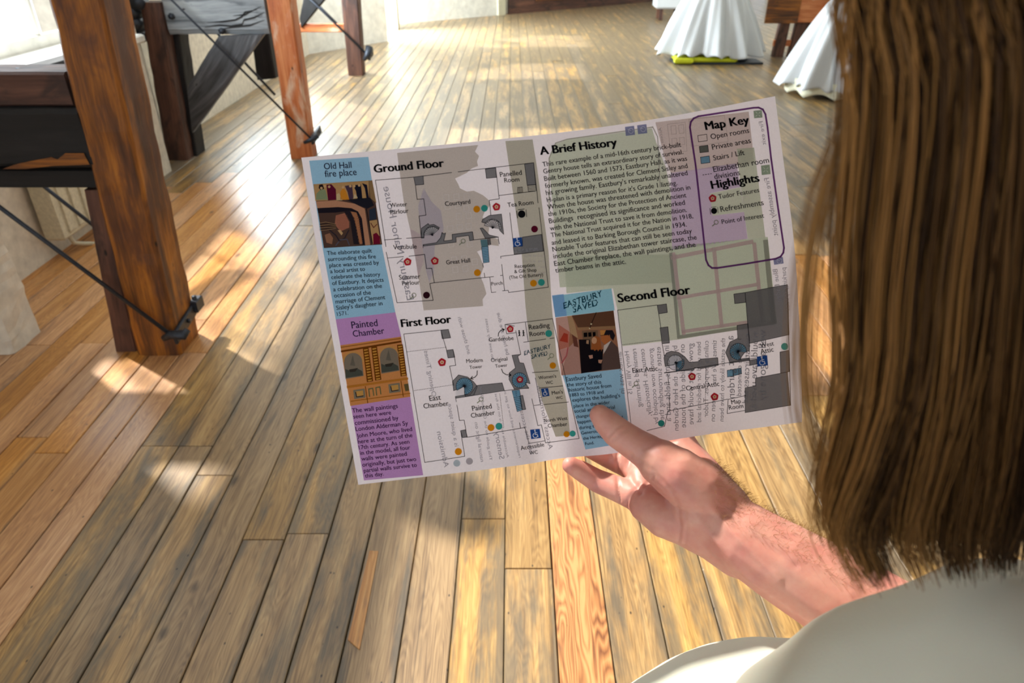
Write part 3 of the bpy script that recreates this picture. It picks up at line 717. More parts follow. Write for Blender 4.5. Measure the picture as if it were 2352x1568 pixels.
def disc(ink, c, r, col, layer, n=20, e=1.0):
    ink.add([c] + [(c[0] + r * math.cos(2 * math.pi * i / n), c[1] + r * e * math.sin(2 * math.pi * i / n)) for i in range(n)], [(0, i + 1, (i + 1) % n + 1) for i in range(n)], col, .00006 + layer * .00003)
_tc = {}
def text_shape(s, bold):
    k = (s, bold)
    if k not in _tc:
        cu = bpy.data.curves.new('t', 'FONT'); cu.body = s; cu.resolution_u = 3; cu.fill_mode = 'FRONT'
        ob = bpy.data.objects.new('t', cu); COL.objects.link(ob); dg = bpy.context.evaluated_depsgraph_get(); dg.update()
        me = bpy.data.meshes.new_from_object(ob.evaluated_get(dg)); P = [(v.co.x, v.co.y) for v in me.vertices]; F = [tuple(p.vertices) for p in me.polygons]
        bpy.data.objects.remove(ob); bpy.data.curves.remove(cu); bpy.data.meshes.remove(me); _tc[k] = (P, F)
    return _tc[k]
def text(ink, s, a, b, col, layer=8, bold=.008, h=1.0, mirror=False, lean=0, wob=0):
    P, F = text_shape(s, 0)
    if not P: return
    x0 = min(p[0] for p in P); x1 = max(p[0] for p in P); a, b = Vector(a), Vector(b); d = (b - a); k = d.length / (x1 - x0); dn = d.normalized()
    up = Vector((dn.y, -dn.x))
    if mirror: up = -up
    elif abs(dn.x) > .5: up = (up + Vector((-.06, 0)) * (-1 if False else 1)).normalized()
    out = []
    for x, y in P:
        yy = y * k * h; q = a + dn * ((x - x0) * k) + up * yy + dn * (yy * lean)
        if wob: q = q + Vector((wob * math.sin(y * 19 + x * 5), wob * math.sin(x * 23 + y * 7)))
        out.append(tuple(q))
    sh = [0] if bold < .006 else ([-.5, .5] if bold < .015 else [-1, -.33, .33, 1])      # heavier weights
    for j, o_ in enumerate(sh): ink.add([(p[0] + o_ * k * bold * 1.6, p[1] + (o_ * .5) * k * bold * (1 if j % 2 else -1)) for p in out], F, col, .00006 + layer * .00003 + j * .000008)
def R1(x, y): return (690 + x / 3.92, 320 + y / 3.92)
def R2(x, y): return (750 + x / 3.733, 700 + y / 3.733)
def R3(x, y): return (1220 + x / 3.647, 210 + y / 3.647)
def R4(x, y): return (1250 + x / 3.564, 600 + y / 3.564)
def RA(x, y): return (700 + x / 7.84, 400 + y / 7.84)
def RB(x, y): return (770 + x / 8.252, 760 + y / 8.252)
def RC(x, y): return (1260 + x / 6.535, 660 + y / 6.533)
def T(R, pts): return [R(*p) for p in pts]

c_ink, c_head, c_line = srgb(44, 42, 46), srgb(24, 24, 26), srgb(40, 38, 44)
c_gray, c_blue, c_purple, c_cyan = srgb(132, 129, 130), srgb(152, 192, 214), srgb(188, 142, 192), srgb(150, 198, 212)
c_orange, c_teal, c_maroon, c_rose = srgb(216, 142, 28), srgb(60, 158, 148), srgb(96, 22, 44), srgb(178, 40, 52)
c_beige, c_band, c_mirror, c_wc, c_stair = srgb(198, 187, 178), srgb(190, 184, 168), srgb(156, 152, 160), srgb(40, 78, 146), srgb(120, 162, 186)
c_green, c_pink, c_lav, c_path = srgb(206, 210, 190), srgb(214, 198, 192), srgb(206, 188, 208), srgb(214, 190, 188)

# -- print on the reverse, seen through the paper
gh = Ink('show_through_print', 'faint mirrored print of the reverse side')
fill(gh, T(R1, [(870, 122), (1600, 50), (1572, 110), (1608, 150), (1590, 200), (1600, 240), (1540, 262), (1500, 300), (1440, 330), (1392, 352), (1420, 400), (1436, 440), (1500, 470), (1560, 462), (1640, 500), (1690, 540), (1712, 590), (1660, 650), (1640, 700), (1700, 800), (1690, 860), (1780, 900), (1786, 960), (1710, 950), (1640, 990), (1590, 1010), (1620, 1060), (1650, 1150), (1620, 1230), (1650, 1300), (1675, 1390), (1640, 1440), (1645, 1500), (1110, 1540), (1040, 1100), (985, 800), (930, 560)]), c_beige, 0)
fill(gh, T(R1, [(1110, 440), (1180, 560), (1265, 640), (1290, 800), (1270, 900), (1210, 950), (1200, 1200), (1160, 1290), (1130, 1180), (1090, 900), (1060, 600)]), srgb(196, 184, 190), 1)
fill(gh, T(R1, [(985, 800), (1090, 860), (1110, 1100), (1060, 1240), (1040, 1100)]), srgb(206, 186, 186), 1)
for (x, y) in [(1290, 500), (1380, 495), (1470, 490), (1300, 580), (1390, 570), (1470, 600), (1400, 670), (1490, 662), (1325, 780), (1410, 770), (1490, 760), (1330, 920), (1420, 900), (1500, 920), (1360, 1060), (1450, 1050), (1545, 1080), (1370, 1150), (1460, 1140)]:
    line(gh, T(R1, [(x, y), (x + 45, y - 5), (x + 50, y + 45), (x + 5, y + 50)]), .9, srgb(214, 206, 204), 2, closed=True)
fill(gh, [R1(1845, 15), R1(2090, 0), R1(2130, 250), R1(2235, 1020), R2(1930, 0), R2(1975, 450), R2(2060, 830), R2(2090, 1120), R2(1965, 1130), R2(1840, 800), R2(1755, 480), R2(1705, 0), R1(1990, 1000)], c_band, 0)
fill(gh, T(R3, [(150, 620), (160, 520), (205, 440), (300, 405), (1012, 308), (1045, 420), (1130, 640), (1175, 900), (1180, 1250), (1200, 1600), (240, 1640), (200, 1200)]), c_green, 0)
fill(gh, T(R3, [(1040, 258), (1822, 168), (1870, 600), (1170, 682), (1120, 560)]), c_pink, 0)
fill(gh, T(R3, [(1170, 684), (1720, 602), (1752, 800), (1498, 852), (1520, 1040), (1784, 1010), (1812, 1232), (1180, 1330)]), c_lav, 1)
fill(gh, T(R3, [(1722, 480), (1868, 470), (1962, 1222), (1815, 1232), (1784, 1010), (1756, 800)]), c_green, 1)
fill(gh, T(R3, [(1498, 854), (1752, 802), (1784, 1008), (1520, 1040)]), c_green, 2)
fill(gh, T(R4, [(165, -40), (1090, -60), (1100, 640), (640, 694), (600, 402), (562, 222), (182, 262)]), c_green, 1)
fill(gh, T(R4, [(1030, -120), (1830, -200), (1905, 505), (1100, 640), (1060, 300)]), srgb(202, 210, 188), 1)
for a, b, w in (((1058, -60), (1142, 590), 9), ((1390, -100), (1452, 525), 9), ((1720, -140), (1785, 480), 9), ((1095, 300), (1740, 190), 8), ((1135, 575), (1800, 478), 8), ((1050, -30), (1700, -160), 9)): line(gh, T(R4, [a, b]), w, c_path, 2)
for a, b, w in (((1035, -60), (1100, 618), 7), ((1100, 620), (1870, 505), 8), ((1812, -160), (1876, 500), 11)): line(gh, T(R4, [a, b]), w, srgb(172, 172, 158), 2)
line(gh, T(R3, [(150, 1000), (150, 560), (205, 432), (300, 400), (1020, 298)]), 2.5, srgb(176, 174, 160), 2)
line(gh, T(R3, [(1018, 298), (1060, 380), (1080, 800)]), 2.2, srgb(180, 176, 168), 2)
for q in ([(1140, 275), (1290, 258), (1305, 500), (1170, 515)], [(1170, 290), (1210, 285), (1216, 355), (1176, 360)], [(1235, 282), (1275, 278), (1281, 348), (1241, 352)], [(1178, 395), (1218, 390), (1222, 450), (1182, 455)], [(1242, 388), (1282, 384), (1286, 444), (1246, 448)], [(1320, 235), (1618, 200), (1650, 420), (1340, 460)]): line(gh, T(R3, q), .9, srgb(186, 172, 166), 3, closed=True)
for q in ([(785, 297), (862, 287), (870, 363), (793, 372)], [(887, 283), (965, 273), (973, 349), (896, 358)], [(2028, 1400), (2108, 1385), (2115, 1440), (2035, 1452)]):
    fill(gh, T(R3, q), srgb(142, 144, 176), 3); c = R3(sum(p[0] for p in q) / 4 + 8, sum(p[1] for p in q) / 4)
    pts = [(c[0] + 5.5 * math.cos(k * .6), c[1] + 6 * math.sin(k * .6)) for k in range(11)]; line(gh, pts, 1.1, srgb(212, 210, 224), 4); line(gh, [(c[0] - 7, c[1] - 3), (c[0], c[1] - 1)], 1.1, srgb(212, 210, 224), 4)
for q in ([(1862, 162), (1932, 155), (1938, 218), (1868, 225)], [(1925, 620), (1998, 612), (2006, 692), (1932, 700)]):
    fill(gh, T(R3, q), srgb(152, 168, 146), 3)
    c = R3(sum(p[0] for p in q) / 4, sum(p[1] for p in q) / 4)
    for k in range(4):
        a_ = k * math.pi / 2 + .8; line(gh, [(c[0] + 2.5 * math.cos(a_), c[1] + 2.5 * math.sin(a_)), (c[0] + 7 * math.cos(a_), c[1] + 7 * math.sin(a_))], 1.6, srgb(210, 216, 204), 4)
for q in ([(1480, 1290), (1525, 1285), (1532, 1335), (1487, 1340)], [(1775, 885), (1820, 880), (1826, 925), (1781, 930)], [(690, 1020), (740, 1012), (746, 1055), (696, 1062)]): line(gh, T(R3, q), 1.4, srgb(212, 208, 200), 4, closed=True)
fill(gh, T(R1, [(1930, 880 + 110), (2140, 975), (2145, 1000), (1940, 1020)]), srgb(150, 146, 150), 5)
for k in range(22):
    x, y = 2010 + (k % 5) * 42, 1040 + (k // 5) * 52; fill(gh, T(R1, [(x, y), (x + 24, y - 3), (x + 27, y + 16), (x + 3, y + 19)]), srgb(200, 192, 182), 2)
MT = [(R1, 'Eastbury Manor House', (960, 1450), (745, 430), 0.85, c_mirror, 1), (R3, 'Fire exit', (1940, 248), (1968, 445), .85, c_mirror, 1), (R3, 'Fire assembly point', (1992, 722), (2068, 1205), 1, c_mirror, 1), (R3, 'Access', (1090, 300), (1108, 430), .8, srgb(176, 164, 164), 1),
      (R4, 'Blue Badge', (1908, 62), (1940, 330), .9, c_mirror, 1), (R4, 'parking spaces', (1975, 50), (2010, 400), .9, c_mirror, 1),
      (R2, 'Opening Times', (905, 790), (835, 395), .85, c_mirror, 1), (R2, 'Admission', (1010, 1395), (945, 1090), .85, c_mirror, 1), (R2, 'is a quiet space', (1100, 1215), (1040, 850), .85, c_mirror, 1), (R2, 'and those with', (1210, 425), (1125, 108), .85, c_mirror, 1),
      (R2, 'Sensory', (1482, 1325), (1440, 1090), .9, c_mirror, 1), (R2, 'This guide to the Ground Floor', (1398, 1335), (1310, 700), .7, c_mirror, 1), (R2, 'Access information', (1905, 1240), (1800, 700), .8, c_mirror, 1), (R2, 'natural light on', (1322, 1345), (1270, 1010), .8, c_mirror, 1),
      (R2, 'Accessible toilet is on the first', (1545, 1310), (1440, 760), .7, c_mirror, 1), (R2, 'requirements and how to get in', (1650, 1310), (1520, 740), .7, c_mirror, 1), (R2, 'no save any access', (1415, 470), (1360, 120), .8, c_mirror, 1), (R2, 'be help are due', (1540, 430), (1460, 70), .8, c_mirror, 1),
      (R2, 'near the access lift', (1745, 1280), (1640, 830), .8, c_mirror, 1)]
for ln in [('Henry VIII in 15', (692, 735), (722, 1085)), ('remained a farming', (752, 715), (800, 1190)), ('centuries. Historically,', (818, 715), (880, 1262)), ('grounds now occupied by', (888, 710), (935, 1330)), ('estate surrounding the h', (952, 700), (985, 1345)),
           ('in beams, fields and a', (1022, 690), (1038, 1310)), ('by today, the Herb Garden', (1088, 690), (1100, 1385)), ('on the side of the house', (1150, 678), (1160, 1360)), ('grows what would have', (1218, 670), (1222, 1335)), ('been used for medicinal and', (1282, 660), (1285, 1315)),
           ('culinary purposes. Tudor', (1345, 650), (1342, 1275)), ('times. We hav', (1412, 645), (1408, 1010)), ('been on', (1402, 1110), (1398, 1310)), ('the estate likely to have been', (1482, 628), (1468, 1310)), ('a plant garden', (1548, 610), (1560, 1120)), ('They are connected', (1620, 620), (1612, 1100)),
           ('two staircases and', (1690, 590), (1668, 1160)), ('would have used a', (1750, 575), (1735, 1200)), ('well as gone by', (1815, 560), (1812, 1140)), ('annex was in', (632, 740), (660, 1080))]:
    MT.append((R4, ln[0], ln[1], ln[2], .95, srgb(142, 140, 146), 1))
for R, s, a, b, h, col, m in MT: text(gh, s, R(*a), R(*b), col, 6, .004, h, mirror=True)
disc(gh, R2(1117, 1357), 8, srgb(176, 186, 192), 3); disc(gh, R2(1225, 1340), 8, srgb(176, 168, 172), 3)
def glass_icon(c, s=1.0):
    pts = [(c[0] + 5 * s * math.cos(k * .57), c[1] + 5 * s * math.sin(k * .57)) for k in range(12)]; line(gh, pts, 1.6 * s, srgb(146, 150, 128), 7); line(gh, [(c[0] - 3 * s, c[1] + 4 * s), (c[0] - 9 * s, c[1] + 9 * s)], 2.4 * s, srgb(146, 150, 128), 7)
for c in (R1(1465, 915), R1(1022, 1402), R2(1325, 808), R2(1930, 435), R3(1550, 1095), R4(752, 1000)): glass_icon(c, .95)
gh.build()

# -- side panels and printed pictures

def panel(pts, c, l):
    i_ = Ink('colour_panel'); fill(i_, pts, c, l); i_.build()
panel([(710, 369), (846, 360), (877, 565), (908, 717), (771, 733), (742, 575)], c_blue, 3)
panel([(771, 733), (908, 717), R2(640, 270), R2(720, 800), (972, 1091), (836, 1103)], c_purple, 3)
panel(T(R4, [(68, 285), (550, 222), (577, 400), (90, 458)]), c_cyan, 3)
panel(T(R4, [(150, 932), (630, 880), (690, 1330), (700, 1480), (338, 1540)]), c_blue, 3)
panel(T(RC, [(50, 120), (225, 98), (275, 425), (100, 445)]), srgb(140, 180, 218), 4)
ph = Ink('printed_picture', 'printed picture of a quilt over a brick fireplace')
q = lambda pts, c, l=5: fill(ph, T(RA, pts), srgb(*c), l, 9)
q([(155, 180), (1215, 110), (1395, 1265), (345, 1330)], (92, 66, 56), 4)
q([(155, 180), (1150, 118), (1160, 440), (190, 480)], (206, 158, 104))
q([(260, 190), (320, 180), (350, 260), (290, 290), (250, 250)], (52, 34, 34), 6); q([(200, 460), (210, 350), (290, 270), (370, 280), (420, 460)], (150, 158, 118), 6)
q([(390, 190), (480, 180), (560, 270), (570, 460), (420, 470), (400, 300)], (104, 26, 52), 6)
q([(640, 460), (640, 320), (690, 240), (740, 300), (800, 460)], (222, 146, 48), 6); q([(570, 470), (570, 360), (620, 340), (680, 470)], (216, 190, 140), 6)
q([(720, 210), (850, 190), (880, 440), (800, 455), (770, 320)], (84, 62, 78), 6); q([(870, 200), (1010, 180), (1040, 460), (950, 460), (920, 300)], (30, 30, 44), 6); q([(1030, 160), (1120, 190), (1160, 440), (1110, 430), (1080, 250)], (34, 30, 46), 6)
q([(870, 440), (900, 350), (955, 420)], (214, 190, 150), 7)
for (x, y) in ((300, 250), (360, 215), (440, 225), (690, 235), (820, 215), (890, 215), (980, 200)): disc(ph, RA(x, y), 3, srgb(222, 178, 130), 7, 10)
q([(740, 455), (1180, 420), (1250, 560), (1130, 620), (960, 560)], (40, 38, 46), 6); q([(1150, 120), (1215, 112), (1290, 520), (1180, 430)], (160, 124, 84), 6)
q([(200, 490), (560, 470), (900, 530), (1080, 620), (1180, 1270), (1090, 1280), (1030, 800), (960, 670), (840, 610), (600, 590), (225, 610)], (206, 146, 112), 7)
q([(225, 612), (600, 592), (840, 612), (960, 672), (1030, 800), (1080, 1270), (1040, 1270), (960, 780), (820, 660), (560, 690), (240, 700)], (38, 32, 40), 7)
q([(700, 660), (820, 850), (880, 1260), (990, 1260), (900, 800), (800, 650)], (46, 38, 44), 8); q([(830, 670), (930, 690), (970, 800), (1040, 1250), (975, 1260), (900, 850)], (190, 124, 86), 8)
q([(560, 740), (720, 700), (800, 860), (800, 960), (640, 1030), (540, 900)], (186, 116, 92), 8)
for k in range(12): line(ph, T(RA, [(930 + k * 9, 760 + k * 40), (985 + k * 6, 756 + k * 40)]), .7, srgb(110, 70, 56), 9)
for k in range(9): line(ph, T(RA, [(560 + k * 5, 750 + k * 30), (770, 735 + k * 30)]), .5, srgb(140, 82, 66), 9)
for k in range(7): line(ph, T(RA, [(270, 880 + k * 22), (380 + 30 * (k % 3), 860 + k * 24), (560, 900 + k * 12)]), 1.3, srgb(44, 34, 30) if k % 2 else srgb(166, 128, 94), 9)
q([(360, 1090), (450, 1060), (510, 1150), (490, 1260), (390, 1230)], (168, 116, 88), 9); line(ph, T(RA, [(450, 1010), (560, 1100), (620, 1200), (720, 1150), (790, 1010)]), 2.5, srgb(54, 46, 54), 9); line(ph, T(RA, [(560, 1280), (640, 1180), (760, 1170), (800, 1270)]), 2.5, srgb(96, 88, 100), 9)
fill(ph, T(RA, [(590, 1010), (640, 1000), (690, 1060), (660, 1100)]), srgb(214, 170, 120), 9)
q([(1160, 640), (1270, 600), (1290, 810), (1165, 830)], (54, 60, 74), 8); q([(1165, 840), (1300, 820), (1370, 1250), (1215, 1262)], (206, 160, 108), 8); q([(1230, 1080), (1290, 1050), (1350, 1120), (1362, 1250), (1235, 1262)], (124, 26, 50), 9)
line(ph, T(RA, [(1190, 880), (1240, 960), (1300, 900)]), 1.8, srgb(110, 44, 44), 9); line(ph, T(RA, [(1110, 620), (1220, 1250)]), 1.8, srgb(30, 26, 30), 9)
ph.build()
ph = Ink('printed_picture', 'printed picture of an arcaded wall painting in ochre')
q = lambda pts, c, l=5: fill(ph, T(RB, pts), srgb(*c), l, 9)
q([(95, 270), (1245, 105), (1425, 1245), (285, 1420)], (216, 148, 84), 4)
q([(105, 370), (1250, 180), (1256, 215), (110, 405)], (120, 66, 22), 5); q([(100, 300), (1240, 130), (1243, 150), (103, 320)], (170, 108, 50), 5)
for (x, y) in ((340, 640), (1020, 540)):
    n = 16; arch = [(x - 165 + 20, y + 270), (x - 175, y - 40)] + [(x - 0 + 170 * math.cos(math.pi + k * math.pi / n), y - 60 + 165 * math.sin(math.pi + k * math.pi / n)) for k in range(n + 1)] + [(x + 200, y + 210)]
    q(arch, (140, 126, 108), 6); line(ph, T(RB, [(x + 190 * math.cos(math.pi + k * math.pi / n), y - 60 + 185 * math.sin(math.pi + k * math.pi / n)) for k in range(n + 1)]), 1.8, srgb(206, 166, 92), 7)
    q([(x - 140, y + 250), (x - 150, y + 80), (x - 40, y + 120), (x + 60, y + 60), (x + 170, y + 120), (x + 185, y + 200)], (86, 86, 76), 7); q([(x - 60, y + 10), (x - 10, y - 190), (x + 40, y + 20)], (116, 106, 92), 7); q([(x - 80, y + 90), (x + 90, y + 60), (x + 40, y + 130), (x - 60, y + 140)], (66, 58, 50), 8)
for (x0, y0, x1, y1) in ((575, 320, 660, 950), (735, 300, 815, 920), (1225, 260, 1300, 840)):
    fill(ph, T(RB, [(x0 - 55, y0), (x0 + 55, y0 - 8), (x1 + 60, y1), (x1 - 60, y1 + 20)]), srgb(122, 66, 20), 7, 9)
    for k in range(12):
        t_ = k / 12 + .05; cx_, cy_ = lerp(x0, x1, t_), lerp(y0, y1, t_); fill(ph, T(RB, [(cx_ - 40, cy_), (cx_ + 35, cy_ - 12), (cx_ + 42, cy_ + 8), (cx_ - 30, cy_ + 26)]), srgb(222, 158, 66), 8)
q([(215, 1040), (1380, 880), (1385, 920), (222, 1085)], (196, 128, 50), 8)
for (x, y) in ((455, 1180), (1120, 1070)):
    q([(x - 115, y - 60), (x + 100, y - 90), (x + 120, y + 80), (x - 95, y + 110)], (140, 130, 108), 8); q([(x - 70, y - 35), (x + 70, y - 55), (x + 80, y + 50), (x - 55, y + 70)], (216, 160, 84), 9)
    line(ph, T(RB, [(x - 68, y - 20), (x - 50, y + 68), (x + 75, y + 48)]), 2, srgb(48, 36, 46), 10)
for x in (690, 825): line(ph, T(RB, [(x - 40, 1240 - (x - 690) * .2), (x - 55, 1100 - (x - 690) * .2), (x + 20, 1085 - (x - 690) * .2), (x + 40, 1220 - (x - 690) * .2)]), 2.4, srgb(112, 116, 76), 9)
line(ph, T(RB, [(570, 1050), (615, 1360)]), 1.6, srgb(130, 76, 24), 9); line(ph, T(RB, [(1245, 950), (1290, 1240)]), 1.6, srgb(130, 76, 24), 9); q([(1300, 1010), (1385, 995), (1400, 1130), (1330, 1140)], (110, 96, 60), 9)
line(ph, T(RB, [(300, 1330), (1420, 1180)]), 1.8, srgb(176, 112, 40), 9)
ph.build()
ph = Ink('printed_picture', 'printed picture of two people in a gallery')
q = lambda pts, c, l=5: fill(ph, T(RC, pts), srgb(*c), l, 9)
q([(105, 455), (975, 345), (1085, 1220), (195, 1320)], (150, 104, 78), 4)
q([(350, 420), (975, 345), (1000, 575), (440, 600)], (112, 76, 56)); q([(430, 600), (1000, 575), (1010, 620), (440, 640)], (168, 128, 92))
q([(105, 455), (280, 430), (320, 660), (300, 900), (190, 1320), (160, 1100)], (222, 178, 164)); q([(150, 555), (315, 665), (305, 890), (155, 940)], (206, 130, 110), 6); q([(165, 800), (230, 680), (290, 700), (290, 830)], (190, 72, 52), 7); q([(280, 430), (345, 422), (400, 560), (440, 760), (330, 690)], (196, 158, 118), 6)
q([(150, 950), (290, 905), (250, 1080), (180, 1150)], (216, 160, 150), 6); line(ph, T(RC, [(290, 905), (270, 1020), (200, 1130)]), 3, srgb(196, 104, 104), 7)
q([(300, 900), (440, 770), (490, 1290), (195, 1320)], (196, 150, 136), 6); q([(350, 700), (425, 760), (450, 900), (380, 880)], (120, 70, 56), 7)
q([(500, 650), (740, 640), (740, 900), (530, 900)], (130, 100, 76), 6)
for k in range(3): q([(525 + k * 68, 680 - k * 4), (580 + k * 62, 674 - k * 4), (583 + k * 62, 740 - k * 4), (530 + k * 68, 744 - k * 4)], (20, 16, 18), 7)
q([(455, 780), (620, 780), (640, 1000), (620, 1270), (490, 1290)], (30, 24, 28), 7); q([(570, 790), (605, 790), (600, 850), (565, 840)], (196, 150, 116), 8)
q([(620, 930), (820, 930), (800, 1240), (620, 1270)], (24, 22, 28), 8); q([(650, 760), (700, 725), (770, 750), (800, 930), (790, 960), (690, 950), (640, 930)], (176, 100, 52), 8); disc(ph, RC(685, 795), 6, srgb(224, 170, 130), 9, 14, 1.3); q([(600, 1020), (660, 1010), (665, 1060), (620, 1070)], (216, 156, 132), 9)
q([(770, 640), (860, 640), (880, 760), (790, 760)], (216, 150, 78), 7); q([(860, 640), (960, 640), (1000, 720), (970, 800), (900, 720), (830, 710)], (40, 34, 40), 8); q([(785, 720), (920, 710), (930, 790), (850, 860), (790, 800)], (196, 116, 64), 8); line(ph, T(RC, [(780, 720), (860, 712)]), 1, srgb(30, 22, 24), 9)
q([(940, 800), (1040, 900), (1085, 1220), (790, 1245), (800, 1090), (850, 930)], (104, 82, 76), 8); q([(830, 870), (940, 795), (860, 940), (820, 1000)], (220, 208, 198), 9); q([(745, 1085), (810, 1085), (790, 1140), (750, 1130)], (214, 156, 128), 9)
line(ph, T(RC, [(715, 375), (640, 550), (620, 615)]), 1.5, srgb(30, 24, 24), 7); disc(ph, RC(640, 548), 2, srgb(240, 220, 180), 8, 8); disc(ph, RC(615, 615), 1.6, srgb(240, 220, 180), 8, 8)
ph.build()

# -- headings
for R, s, a, b in ((R1, 'Ground Floor', (668, 300), (1293, 245)), (R2, 'First Floor', (645, 190), (1070, 152)), (R3, 'A Brief History', (80, 530), (720, 455)), (R3, 'Map Key', (1465, 322), (1828, 267)), (R3, 'Highlights', (1516, 815), (1913, 752)), (R4, 'Second Floor', (610, 336), (1198, 264))):
    hd = Ink('heading'); text(hd, s, R(*a), R(*b), c_head, 9, .026, .95); hd.build()
for R, s, a, b in ((R1, 'Old Hall', (215, 270), (462, 256)), (R1, 'fire place', (222, 340), (508, 320)), (R2, 'Painted', (218, 202), (440, 180)), (R2, 'Chamber', (230, 274), (498, 245))): hd = Ink('heading'); text(hd, s, R(*a), R(*b), srgb(36, 34, 64), 9, .010, 1.1); hd.build()
for R, s, a, b, w in ((R4, 'EASTBURY', (160, 388), (478, 285), .8), (R4, 'SAVED', (238, 420), (440, 358), .8), (R2, 'EASTBURY', (1695, 432), (1925, 370), .6), (R2, 'SAVED', (1757, 462), (1895, 430), .6)): hd = Ink('heading'); text(hd, s, R(*a), R(*b), srgb(20, 74, 92), 9, .012, 1.0, lean=.25, wob=w); hd.build()

# -- body copy
bd = Ink('body_print')
for s, a, b in [('This rare example of a mid-16th century brick-built', (98, 630), (1258, 462)), ('Gentry house tells an extraordinary story of survival.', (105, 688), (1275, 523)), ('Built between 1560 and 1573, Eastbury Hall, as it was', (113, 750), (1308, 578)), ('formerly known, was created for Clement Sisley and', (120, 810), (1312, 640)),
                ("his growing family. Eastbury's remarkably unaltered", (127, 868), (1312, 700)), ("H-plan is a primary reason for it's Grade 1 listing.", (135, 928), (1225, 782)), ('When the house was threatened with demolition in', (140, 988), (1335, 820)), ('the 1910s, the Society for the Protection of Ancient', (145, 1045), (1302, 885)),
                ('Buildings  recognised its significance and worked', (153, 1105), (1290, 948)), ('with the National Trust to save it from demolition.', (160, 1165), (1305, 1008)), ('The National Trust acquired it for the Nation in 1918,', (168, 1222), (1358, 1060)), ('and leased it to Barking Borough Council in 1934.', (175, 1285), (1303, 1130)),
                ('Notable Tudor features that can still be seen today', (182, 1342), (1348, 1185)), ('include the original Elizabethan tower staircase, the', (190, 1400), (1388, 1238)), ('East Chamber fireplace, the wall paintings, and the', (197, 1462), (1378, 1300)), ('timber beams in the attic.', (205, 1518), (795, 1442))]:
    text(bd, s, R3(*a), R3(*b), c_ink, 9, .012, 1.04)
for s, a, b in [('Open rooms', (1508, 400), (1828, 345)), ('Private areas', (1520, 488), (1842, 430)), ('Stairs / Lift', (1530, 578), (1790, 530)), ('Elizabethan room', (1530, 675), (1995, 595)), ('divisions', (1538, 735), (1752, 698)), ('Tudor Features', (1572, 900), (1912, 842)), ('Refreshments', (1590, 1008), (1950, 950)), ('Point of Interest', (1600, 1110), (1953, 1055))]:
    text(bd, s, R3(*a), R3(*b), c_ink, 9, .010, 1.02)
for s, a, b in [('The elaborate quilt', (242, 1042), (645, 1018)), ('surrounding this fire', (250, 1097), (680, 1070)), ('place was created by', (262, 1152), (708, 1125)), ('a local artist to', (270, 1205), (582, 1182)), ('celebrate the history', (280, 1258), (720, 1230)), ('of Eastbury. It depicts', (288, 1312), (750, 1280)), ('a celebration on the', (298, 1368), (735, 1335)), ('occasion of the', (305, 1424), (635, 1395)), ('marriage of Clement', (318, 1478), (765, 1437)), ("Sisley's daughter in", (325, 1535), (740, 1492))]:
    text(bd, s, R1(*a), R1(*b), srgb(38, 48, 62), 9, .011, 1.02)
text(bd, '1571.', R2(92, 95), R2(188, 84), srgb(38, 48, 62), 9, .004)
for s, a, b in [('The wall paintings', (222, 925), (612, 882)), ('seen here were', (232, 975), (555, 938)), ('commissioned by', (245, 1030), (618, 985)), ('London Alderman Sy', (252, 1082), (700, 1030)), ('John Moore, who lived', (262, 1140), (735, 1080)), ('here at the turn of the', (272, 1190), (738, 1132)), ('17th century. As seen', (280, 1240), (712, 1187)), ('in the model, all four', (292, 1287), (720, 1237)), ('walls were painted', (302, 1337), (690, 1292)), ('originally, but just two', (310, 1387), (770, 1337)), ('partial walls survive to', (322, 1437), (775, 1387)), ('this day.', (332, 1482), (490, 1462))]:
    text(bd, s, R2(*a), R2(*b), srgb(64, 26, 74), 9, .011, 1.02)
for s, a, b in [('Eastbury Saved', (180, 982), (470, 950)), ('the story of this', (188, 1025), (468, 1000)), ('historic house from', (205, 1068), (550, 1030)), ('1883 to 1918 and', (215, 1108), (488, 1080)), ("explores the building's", (232, 1150), (622, 1110)), ('place in the wider', (242, 1198), (540, 1165)), ('social and industrial', (248, 1240), (580, 1205)), ('changes that', (260, 1285), (450, 1262)), ('happened', (275, 1330), (420, 1310)), ('during this', (290, 1375), (450, 1355)), ('Generously', (305, 1418), (480, 1395)), ('the Heritage', (320, 1462), (500, 1440)), ('Fund.', (338, 1505), (410, 1495)), ('and', (590, 1298), (645, 1290))]:
    text(bd, s, R4(*a), R4(*b), srgb(26, 40, 62), 9, .011, 1.0)
